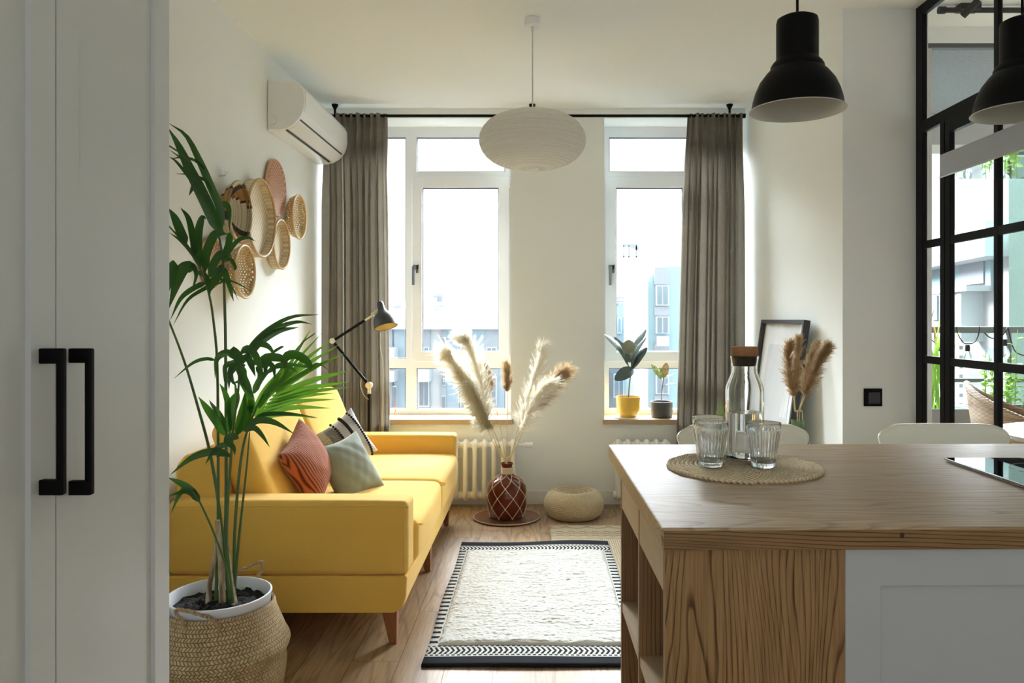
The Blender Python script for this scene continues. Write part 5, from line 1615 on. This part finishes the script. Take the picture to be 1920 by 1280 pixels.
copy_tree(g1, (.541, 1.862, zm), 'ribbed glass standing right of the carafe')
copy_tree(g1, (.4335, 1.972, zm), 'ribbed glass almost hidden behind the left one')
cc = Vector((.5285, 1.985, zm))
cf_ = thing('carafe', cc, 'clear glass water carafe with a cork stopper, half full', 'carafe')
out = [(.001, .0), (.040, 0), (.046, .004), (.0485, .014), (.0485, .170), (.0482, .178), (.045, .190), (.0365, .210), (.033, .220), (.0325, .232), (.0345, .250), (.0365, .262)]
inn = [(.0340, .262), (.0320, .250), (.0300, .232), (.0305, .220), (.034, .209), (.0425, .189), (.0455, .177), (.0458, .170), (.0458, .018), (.043, .009), (.001, .008)]
MB().lathe(out + inn, cc, 72).build('glass_body', gl, cf_, smooth=True, auto=60)
wt, k, b = new_mat('water'); b.inputs['Transmission Weight'].default_value = 1; b.inputs['Roughness'].default_value = 0; b.inputs['IOR'].default_value = 1.33
MB().lathe([(.001, .0083), (.0425, .0093), (.0455, .0183), (.0455, .118), (.001, .118)], cc, 72).build('water', wt, cf_, smooth=True, auto=60)
ck = mat('cork', (.36, .17, .075), .8, noise=.35, nscale=120, bump=.6, bscale=200, bdist=.002)
MB().lathe([(.001, .2365), (.0288, .2365), (.0312, .250), (.0336, .2625), (.0345, .2635), (.0342, .283), (.033, .2855), (.001, .287)], cc, 48).build('stopper', ck, cf_, smooth=True, auto=50)

# ---- dining chairs
def chair(cx, y0, label):
    t = thing('dining_chair', (cx, y0 - .22, 0), label, 'chair', 'cream moulded chairs behind the island')
    zt2 = .903
    # profile from seat front to back top
    pf = [(-.44, .44), (-.40, .462), (-.30, .462), (-.18, .452), (-.10, .455), (-.055, .475), (-.035, .52), (-.028, .62), (-.018, .72), (-.004, .80), (.0, .86), (.0, zt2)]
    wd = [.17, .20, .215, .21, .19, .165, .145, .155, .185, .212, .232, .232]
    q = spline([Vector((a, b, w)) for (a, b), w in zip(pf, wd)], 66)
    def fn(u, v):
        i = v * 66; k_ = min(65, int(i)); p = q[k_].lerp(q[k_ + 1], i - k_)
        U = u * 2 - 1
        x = U * p.z; y, z = p.x, p.y
        if z > .50 and y > -.06:        # back: curve round and round off the top corners
            y -= .055 * U * U
        if k_ >= 54:
            s = (i - 54) / 12
            cr = .03
            z0 = q[54].y
            # rounded top corners
            x = U * (p.z - .030 * max(0, (s - .55) / .45) ** 2.2)
            if abs(U) > .75: z -= .014 * ((abs(U) - .75) / .25) ** 2 * s
        if v < .15: x *= 1 - .12 * (1 - v / .15) ** 2
        if y < -.1: z += .012 * U * U
        return Vector((cx + x, y0 + y, z))
    MB().grid(fn, 41, 80).build('shell', bpy.data.materials.get('cream_shell') or mat('cream_shell', (.82, .81, .70), .38), t, smooth=True, solid=.011, auto=80)
    for sx in (-1, 1):
        for (ya, yb) in ((-.36, -.42), (-.12, -.02)):
            MB().tube([(cx + sx * .12, y0 + ya, .452), (cx + sx * .17, y0 + (ya + yb) / 2, .40), (cx + sx * .20, y0 + yb, .0)], .009, 10).build('leg', M['cream_metal'], t, smooth=True)
    MB().box(cx - .12, cx + .12, y0 - .35, y0 - .13, .438, .445).build('seat_bracket', M['cream_metal'], t)
    return t
ch = chair(P(1386, 0, 2.8).x, 2.8, 'cream moulded chair behind the glasses and carafe')
copy_tree(ch, (P(1756, 0, 2.8).x, 2.58, 0), 'cream moulded chair behind the empty part of the worktop')

# ---- palm in its seagrass basket
pcx, pcy = P(412, 0, 2.47).x, 2.47
PB = thing('potted_palm', (pcx, pcy, 0), 'tall kentia palm in a belly-shaped seagrass basket', 'potted palm')
sg, k, b = new_mat('seagrass_weave')
o = k.obj(); x, y, z = k.xyz(o)
ang = k.math('ARCTAN2', y, x)
u_ = k.math('MULTIPLY', ang, 17); v_ = k.math('DIVIDE', z, .0115)
row = k.math('FLOOR', v_); odd = k.math('SUBTRACT', k.math('MULTIPLY', k.math('ABSOLUTE', k.math('MODULO', row, 2)), 2), 1)
dg_ = k.math('FRACT', k.math('ADD', k.math('MULTIPLY', u_, 1), k.math('MULTIPLY', k.math('MULTIPLY', k.math('FRACT', v_), odd), .7)))
gro = k.rng(k.math('ABSOLUTE', k.math('SUBTRACT', dg_, .5)), .30, .5, 0, 1)
gv_ = k.rng(k.math('ABSOLUTE', k.math('SUBTRACT', k.math('FRACT', v_), .5)), .38, .5, 0, 1)
gr = k.math('MAXIMUM', gro, gv_)
nz = k.noise(o, 25, 3)
wn = k.n('ShaderNodeTexWhiteNoise', noise_dimensions='2D'); k.link(k.comb(row, k.math('FLOOR', u_), 0), wn.inputs['Vector'])
cc_ = k.mix(k.math('ADD', k.math('MULTIPLY', nz, .5), k.math('MULTIPLY', wn.outputs['Value'], .5)), (.38, .26, .115), (.66, .49, .26))
k.link(k.mix(k.math('MULTIPLY', gr, .6), cc_, (.13, .08, .035)), b.inputs['Base Color'])
b.inputs['Roughness'].default_value = .65; k.link(k.bump(k.math('SUBTRACT', 1, gr), .8, .006), b.inputs['Normal'])
pc_ = Vector((pcx, pcy, 0))
bp = [(.001, .003), (.15, .003), (.175, .03), (.192, .09), (.203, .15), (.2055, .18), (.203, .205), (.206, .216), (.213, .232), (.216, .246), (.213, .258), (.203, .275), (.186, .315), (.172, .35), (.168, .372), (.164, .380), (.158, .375), (.160, .35), (.17, .31)]
MB().lathe(bp, pc_, 96, mod=lambda a, r, h: r * (1 + .006 * math.sin(3 * a + h * 20) + .004 * math.sin(7 * a))).build('basket', sg, PB, smooth=True, auto=60)
MB().lathe([(.001, .02), (.12, .02), (.150, .30), (.156, .395), (.1595, .402), (.1590, .406), (.1535, .407), (.150, .400), (.147, .33), (.001, .33)], pc_, 72).build('inner_pot', mat('white_pot', (.72, .74, .80), .3), PB, smooth=True, auto=50)
def soil(u, v):
    r = .1475 * v; a = 2 * PI * u
    x, y = r * math.cos(a), r * math.sin(a)
    return pc_ + Vector((x, y, .368 + .012 * mnoise.noise((x * 40, y * 40, 1)) + .008 * mnoise.noise((x * 120, y * 120, 4)) + .012 * (1 - v)))
MB().grid(soil, 60, 20, wrap=True).build('soil', mat('black_soil', (.012, .010, .008), 1, bump=1, bscale=150, bdist=.01), PB, smooth=True, auto=180)
hr = mat('twisted_rope', (.42, .29, .15), .85, bump=1, bscale=160, bdist=.006)
def handle(pts):
    q = spline(pts, 60); m = MB()
    for ph in (0, PI):
        hx_ = []
        for i, p in enumerate(q):
            t = (q[min(60, i + 1)] - q[max(0, i - 1)]).normalized(); u = t.orthogonal().normalized(); w = t.cross(u)
            a = i * .9 + ph; hx_.append(p + (u * math.cos(a) + w * math.sin(a)) * .0030)
        m.tube(hx_, .0036, 6)
    m.build('handle', hr, PB, smooth=True)
handle([P(345, 1188, 2.31), P(346, 1168, 2.30), P(328, 1146, 2.30), P(346, 1144, 2.31), P(385, 1155, 2.31), P(402, 1165, 2.30), P(413, 1182, 2.30)])
handle([P(437, 1082, 2.62), P(450, 1070, 2.64), P(480, 1056, 2.66), P(492, 1054, 2.66), P(490, 1068, 2.65), P(475, 1098, 2.63)])

# palm greenery; every leaf is a folded blade with its own depth
pg, k, b = new_mat('palm_leaf')
o = k.obj(); nz = k.noise(o, 5, 3)
geo = k.n('ShaderNodeNewGeometry')
c_ = k.mix(nz, (.012, .045, .012), (.035, .11, .022)); k.link(c_, b.inputs['Base Color']); b.inputs['Roughness'].default_value = .32; b.inputs['Specular IOR Level'].default_value = .45
t = k.n('ShaderNodeBsdfTranslucent'); k.link(k.mix(nz, (.05, .22, .01), (.14, .40, .03)), t.inputs[0]); mx = k.n('ShaderNodeMixShader'); mx.inputs[0].default_value = .16
k.link(b.outputs[0], mx.inputs[1]); k.link(t.outputs[0], mx.inputs[2]); k.link(mx.outputs[0], k.nt.nodes['Material Output'].inputs[0])
pgb, k, b = new_mat('palm_leaf_bright')  # lighter, more translucent green than the main leaf colour
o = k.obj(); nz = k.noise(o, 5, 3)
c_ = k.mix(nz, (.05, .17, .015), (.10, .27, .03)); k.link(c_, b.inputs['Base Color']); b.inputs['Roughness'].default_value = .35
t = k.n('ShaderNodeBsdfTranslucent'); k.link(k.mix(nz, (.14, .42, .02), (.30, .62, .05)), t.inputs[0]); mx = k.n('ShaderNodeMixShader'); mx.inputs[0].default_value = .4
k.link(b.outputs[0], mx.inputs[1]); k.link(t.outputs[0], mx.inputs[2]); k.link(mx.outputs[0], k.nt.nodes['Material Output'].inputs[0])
pst = mat('palm_stalk', (.05, .115, .02), .4, noise=.2, nscale=10)
def z2(pts, s=.3125, ox=310, oy=500): return [(ox + x * s, oy + y * s) for x, y in pts]
def z5(pts): return z2(pts, .3125, 310, 220)
def blade(mb, px, w, Ya, Yb, sag=0, tilt=0, fold=.22):
    n = len(px)
    pts = [P(x, y, Ya + (Yb - Ya) * i / (n - 1)) for i, (x, y) in enumerate(px)]
    d = (pts[-1] - pts[0]).normalized()
    sd = (Vector((0, 1, 0)) + Vector((rng.uniform(-.3, .3), 0, rng.uniform(-.3, .3)))).normalized()
    ww = w * .5 * .86 * (Ya + Yb) / 2 / F
    ribbon(mb, pts, ww, side=sd, fold=fold, n=14, twist=R(tilt), prof=lambda t: max(.03, (min(1, t / .16 + .22)) * (1 - max(0, (t - .42) / .58) ** 1.7)))
def frond(name, leaves, mt, label=None):
    m = MB()
    for L in leaves:
        px, w, Ya, Yb = L[:4]
        blade(m, px, w, Ya, Yb, tilt=L[4] if len(L) > 4 else 0)
    return m.build(name, mt, PB, smooth=True, auto=180, label=label)
def stalkp(px, Ys, r0, r1, name='stalk', mt=None, n=30):
    pts = [P(x, y, Y) for (x, y), Y in zip(px, Ys)]
    q = spline(pts, n)
    return MB().tube(q, [r0 + (r1 - r0) * i / n for i in range(n + 1)], 8).build(name, mt or pst, PB, smooth=True)
B0, B1, B2, B3 = (405, 1125), (415, 1128), (430, 1128), (440, 1130)
stalkp([B0, (409, 1000), (409, 900), (409, 812), (407, 675), (400, 600), (393, 556), (378, 508), (349, 462), (312, 418)], [2.47, 2.47, 2.46, 2.45, 2.42, 2.40, 2.38, 2.36, 2.34, 2.3], .006, .0022)
stalkp([B1, (422, 1000), (424, 900), (423, 656), (421, 560), (420, 519), (418, 490), (412, 450), (392, 370), (352, 300), (312, 270)], [2.49, 2.5, 2.5, 2.5, 2.5, 2.5, 2.49, 2.48, 2.45, 2.4, 2.36], .006, .0025)
stalkp([B2, (412, 960), (394, 850), (372, 766), (351, 694), (332, 640), (312, 590)], [2.5, 2.48, 2.46, 2.44, 2.42, 2.40, 2.38], .006, .003)
stalkp([B3, (440, 1000), (452, 860), (470, 790), (500, 730), (560, 650), (590, 625)], [2.5, 2.52, 2.55, 2.58, 2.62, 2.68, 2.72], .006, .002)
stalkp([(428, 1128), (425, 1000), (430, 900), (438, 800), (447, 730), (450, 690), (470, 650)], [2.46, 2.44, 2.42, 2.40, 2.38, 2.36, 2.34], .0055, .0022)
stalkp([(436, 1130), (424, 1000), (428, 920), (434, 850), (437, 830)], [2.44, 2.42, 2.38, 2.35, 2.34], .005, .002)
stalkp([(431, 1129), (425, 1070), (402, 1001), (374, 940), (362, 922)], [2.44, 2.38, 2.34, 2.30, 2.28], .0045, .002)
stalkp([(437, 1128), (449, 1000), (462, 880), (468, 810)], [2.5, 2.5, 2.5, 2.5], .0055, .002)
fib_, k, b = new_mat('fibrous_sheath')
o = k.obj(); nz = k.noise(k.mapping(o, scale=(1, 1, .12)), 90, 4)
k.link(k.mix(k.rng(nz, .35, .65), (.16, .09, .045), (.55, .44, .29)), b.inputs['Base Color']); b.inputs['Roughness'].default_value = .85
k.link(k.bump(nz, .7, .005), b.inputs['Normal'])
stalkp([(417, 1128), (415, 1060), (410, 1000), (408, 975)], [2.44, 2.44, 2.45, 2.45], .0115, .0075, 'sheath', fib_)
stalkp([(390, 1130), (394, 1090), (402, 1045), (405, 1010)], [2.46, 2.46, 2.46, 2.46], .0095, .006, 'sheath', fib_)
stalkp([(440, 1135), (432, 1080), (426, 1015)], [2.45, 2.46, 2.47], .011, .006, 'sheath', fib_)
# fronds ---------------------------------------------------------------
frond('frond', [
    (z5([(325, 690), (285, 600), (225, 470), (155, 330), (80, 170), (15, 60)]), 26, 2.44, 2.38, 0),
    (z5([(330, 690), (332, 560), (275, 420), (205, 260), (125, 110), (20, 35)]), 17, 2.47, 2.42, 30),
    (z5([(290, 560), (200, 440), (120, 330), (60, 260), (20, 235)]), 8, 2.43, 2.38),
    (z5([(310, 640), (250, 470), (170, 340), (110, 260), (20, 190)]), 9, 2.45, 2.40),
    (z5([(280, 440), (240, 380), (160, 345), (60, 338)]), 6, 2.44, 2.40),
    (z5([(180, 390), (165, 420), (142, 470)]), 9, 2.42, 2.40),
    (z5([(250, 330), (180, 260), (100, 240), (30, 250)]), 6, 2.45, 2.40)], pg)
frond('frond', [
    (z5([(175, 830), (168, 740), (140, 610), (90, 540)]), 16, 2.36, 2.33),
    (z5([(210, 900), (195, 800), (200, 680), (222, 600), (245, 610)]), 18, 2.37, 2.38),
    (z5([(235, 930), (245, 820), (290, 710), (330, 695), (375, 700)]), 20, 2.38, 2.36),
    (z5([(265, 960), (290, 880), (330, 820), (370, 815), (400, 840)]), 17, 2.39, 2.37),
    (z5([(345, 880), (385, 800), (440, 735), (500, 722), (540, 745)]), 10, 2.40, 2.38),
    (z5([(125, 760), (90, 680), (55, 600), (20, 545)]), 22, 2.34, 2.30),
    (z5([(210, 905), (150, 800), (90, 720), (20, 655)]), 7, 2.35, 2.30),
    (z5([(190, 860), (130, 780), (80, 730), (20, 690)]), 7, 2.36, 2.31),
    (z5([(180, 895), (110, 905), (70, 990), (20, 1150)]), 26, 2.36, 2.30),
    (z5([(70, 880), (50, 890), (35, 960), (20, 1050)]), 22, 2.33, 2.30),
    (z5([(120, 890), (165, 890), (185, 950), (155, 1050)]), 12, 2.36, 2.33),
    (z5([(190, 930), (235, 945), (265, 1010), (262, 1095)]), 12, 2.38, 2.34),
    (z5([(250, 985), (160, 1030), (90, 1090), (30, 1215)]), 13, 2.38, 2.32),
    (z5([(330, 990), (230, 1030), (130, 1100), (45, 1250)]), 10, 2.39, 2.33),
    (z5([(320, 1000), (350, 980), (390, 1000), (440, 1100)]), 6, 2.39, 2.37),
    (z5([(260, 970), (330, 970), (420, 990), (520, 1045)]), 5, 2.39, 2.36)], pg)
frond('frond', [
    (z5([(335, 690), (330, 600), (335, 540), (360, 522), (385, 560), (385, 690)]), 18, 2.50, 2.47),
    (z5([(385, 690), (380, 760), (355, 820), (330, 860)]), 16, 2.49, 2.47),
    (z5([(355, 900), (370, 960), (390, 1030), (410, 1105)]), 14, 2.49, 2.45),
    (z5([(360, 900), (320, 950), (290, 1000), (258, 1060)]), 15, 2.49, 2.46),
    (z5([(350, 880), (300, 940), (265, 1000)]), 14, 2.49, 2.47),
    (z5([(355, 860), (390, 850), (420, 900), (410, 920)]), 9, 2.49, 2.47)], pg)
frond('frond', [
    (z2([(480, 560), (520, 470), (620, 375), (760, 300), (925, 287)]), 13, 2.36, 2.42),
    (z2([(500, 500), (600, 410), (700, 355), (800, 330), (880, 345)]), 11, 2.38, 2.44),
    (z2([(500, 530), (570, 450), (680, 385), (800, 363)]), 16, 2.37, 2.42),
    (z2([(430, 560), (380, 515), (330, 530), (305, 570), (298, 670)]), 15, 2.35, 2.32),
    (z2([(470, 580), (430, 520), (395, 500), (430, 560), (462, 655)]), 17, 2.34, 2.30),
    (z2([(450, 520), (500, 490), (545, 540), (570, 610), (592, 675)]), 16, 2.33, 2.30),
    (z2([(500, 490), (560, 462), (620, 480), (665, 545)]), 14, 2.36, 2.33),
    (z2([(470, 560), (400, 580), (360, 600), (352, 690)]), 14, 2.35, 2.32),
    (z2([(480, 590), (420, 600), (385, 650), (382, 735)]), 15, 2.36, 2.33),
    (z2([(300, 560), (240, 552), (160, 580), (50, 672)]), 8, 2.40, 2.36),
    (z2([(470, 600), (470, 660), (500, 720), (530, 790)]), 16, 2.38, 2.36),
    (z2([(520, 590), (560, 560), (600, 600), (590, 680)]), 14, 2.38, 2.34),
    (z2([(560, 620), (600, 550), (680, 545), (720, 570), (712, 620)]), 20, 2.42, 2.38),
    (z2([(690, 560), (760, 525), (830, 550), (870, 590), (872, 625)]), 20, 2.45, 2.41),
    (z2([(640, 600), (700, 580), (790, 590), (870, 600), (920, 580), (1005, 640)]), 7, 2.46, 2.43),
    (z2([(450, 580), (490, 540), (520, 600), (540, 660)]), 15, 2.37, 2.33),
    (z2([(430, 590), (450, 640), (470, 700), (505, 760)]), 13, 2.36, 2.34), (z2([(545, 600), (570, 640), (560, 700), (540, 750)]), 12, 2.38, 2.36), (z2([(590, 610), (620, 580), (650, 610), (655, 680)]), 12, 2.40, 2.37), (z2([(410, 580), (390, 620), (400, 680), (430, 720)]), 11, 2.35, 2.33), (z2([(610, 640), (660, 600), (740, 600), (800, 640)]), 10, 2.42, 2.40),
    (z2([(580, 600), (640, 520), (700, 480), (715, 478)]), 7, 2.44, 2.47)], pg)
tips = [((870, 380), 8), ((942, 395), 8), ((1003, 432), 9), ((1050, 462), 9), ((1078, 518), 10), ((1020, 540), 13), ((1110, 622), 13), ((1108, 690), 12), ((1108, 722), 11), ((1015, 757), 11), ((1022, 795), 10), ((992, 848), 11), ((912, 908), 10)]
L_ = []
for i, ((tx, ty), w) in enumerate(tips):
    f = i / (len(tips) - 1)
    bx, by = 760 - 235 * f, 640 + 275 * f
    if i < 5: bx -= 60; by += 30
    mx_, my_ = (bx + tx) / 2, (by + ty) / 2 - 22 * f - 6
    L_.append((z2([(bx, by), (mx_, my_), (tx, ty)]), w, 2.60 - .03 * f, 2.72 - .06 * f, rng.uniform(-25, 25)))
frond('frond', L_, pgb, 'bright green fan of leaflets')
frond('frond', [
    (z2([(540, 900), (580, 800), (640, 700), (715, 600)]), 22, 2.60, 2.62),
    (z2([(560, 850), (620, 740), (700, 640), (790, 560)]), 14, 2.60, 2.64),
    (z2([(600, 800), (680, 700), (760, 630), (830, 540)]), 13, 2.61, 2.66),
    (z2([(520, 880), (510, 800), (500, 740), (480, 700)]), 20, 2.52, 2.50),
], pgb)
pgm = pg.copy(); pgm.name = 'palm_leaf_mid'
for nd in pgm.node_tree.nodes:
    if nd.type == 'MIX_SHADER': nd.inputs[0].default_value = .38
frond('frond', [
    (z2([(430, 1010), (450, 920), (470, 830), (480, 745)]), 20, 2.48, 2.50),
    (z2([(440, 1000), (490, 900), (515, 810), (520, 750)]), 18, 2.50, 2.53),
    (z2([(400, 980), (400, 880), (430, 780), (415, 700)]), 16, 2.46, 2.44),
    (z2([(385, 1000), (380, 900), (395, 800), (440, 740)]), 13, 2.45, 2.47),
    (z2([(355, 1010), (310, 930), (250, 850), (198, 778)]), 19, 2.44, 2.40),
    (z2([(365, 960), (330, 890), (290, 840), (262, 797)]), 11, 2.44, 2.41),
    (z2([(370, 900), (375, 820), (355, 750), (325, 700)]), 13, 2.46, 2.43),
    (z2([(520, 800), (480, 730), (450, 690), (400, 700)]), 12, 2.42, 2.38),
    (z2([(530, 760), (560, 690), (600, 640), (660, 600)]), 14, 2.44, 2.46)], pgm)
frond('frond', [
    (z2([(490, 960), (560, 920), (660, 935), (775, 1003)]), 15, 2.46, 2.42),
    (z2([(470, 985), (530, 965), (580, 1010), (627, 1083)]), 13, 2.46, 2.41),
    (z2([(500, 960), (580, 890), (680, 880), (780, 885), (915, 905)]), 10, 2.50, 2.52),
    (z2([(440, 1030), (400, 1015), (370, 1040), (410, 1085), (418, 1130)]), 16, 2.36, 2.32),
    (z2([(400, 1060), (330, 1075), (280, 1120), (238, 1188)]), 12, 2.36, 2.32),
    (z2([(390, 1130), (290, 1108), (160, 1145), (28, 1248)]), 17, 2.36, 2.30),
    (z2([(395, 1140), (350, 1130), (300, 1140)]), 5, 2.36, 2.34)], pg)
z3 = lambda pts: z2(pts, .328, 310, 860)
frond('frond', [
    (z3([(195, 245), (150, 185), (90, 140), (10, 105)]), 17, 2.30, 2.25),
    (z3([(197, 248), (150, 180), (90, 190), (30, 315)]), 16, 2.30, 2.26),
    (z3([(190, 230), (120, 190), (70, 195), (10, 220)]), 9, 2.30, 2.25)], pg)

# ================================================================ light
w = bpy.data.worlds.new('sky'); scn.world = w; w.use_nodes = True
k = NT(w.node_tree); bg = w.node_tree.nodes['Background']
d = k.gen(); x, y, z = k.xyz(d)
up = k.math('MULTIPLY', k.rng(z, .27, .42, 0, 1, True), k.rng(z, .45, .75, 1, .12, True))
fwd = k.rng(y, .05, .6, 0, 1, True)
back = k.rng(y, .02, -.2, 0, 1, True)
glow = k.math('MULTIPLY', up, fwd)
stg = k.math('ADD', k.math('ADD', SKY_BASE, k.math('MULTIPLY', glow, SKY_GLOW)), k.math('MULTIPLY', back, SKY_BACK))
k.link(k.mix(k.rng(z, .15, .35), (1, 1, 1), (.87, .955, 1.0)), bg.inputs[0])
k.link(stg, bg.inputs[1])
def portal(loc, rot, sx, sy):
    l = bpy.data.lights.new('window_portal', 'AREA'); l.shape = 'RECTANGLE'; l.size = sx; l.size_y = sy; l.cycles.is_portal = True
    o = bpy.data.objects.new('window_portal', l); col.objects.link(o); o.location = loc; o.rotation_euler = rot; o['kind'] = 'helper'
portal(((XL - .192) / 2, 5.72, 1.62), (R(-90), 0, 0), 1.31, 2.12)
portal(((.454 + XR) / 2, 5.72, 1.62), (R(-90), 0, 0), .98, 2.12)
portal((4.0, 5.85, 1.4), (R(-90), 0, 0), 4.4, 2.8)

portal((.2, -2.82, 1.52), (R(90), 0, 0), 2.6, 1.95)
portal((3.35, -2.82, 1.3), (R(90), 0, 0), 2.3, 2.4)

cam = bpy.data.cameras.new('camera'); co = bpy.data.objects.new('camera', cam); col.objects.link(co)
co.location = (0, 0, CZ); co.rotation_euler = (R(90), 0, 0)
cam.sensor_width = 36; cam.lens = F / 1920 * 36
cam.shift_x = -(CX - 960) / 1920; cam.shift_y = -(640 - CY) / 1920
cam.clip_start = .05; cam.clip_end = 500
scn.camera = co
scn.view_settings.view_transform = 'Standard'; scn.view_settings.look = 'None'; scn.view_settings.gamma = 1
scn.view_settings.use_curve_mapping = False
scn.view_settings.exposure = EXPO
c = scn.cycles
c.max_bounces = 12; c.diffuse_bounces = 7; c.glossy_bounces = 6; c.transmission_bounces = 12; c.transparent_max_bounces = 24
c.sample_clamp_indirect = 8; c.caustics_reflective = False; c.caustics_refractive = False
c.use_denoising = True; c.denoiser = 'OPENIMAGEDENOISE'; c.use_adaptive_sampling = True; c.adaptive_threshold = .015
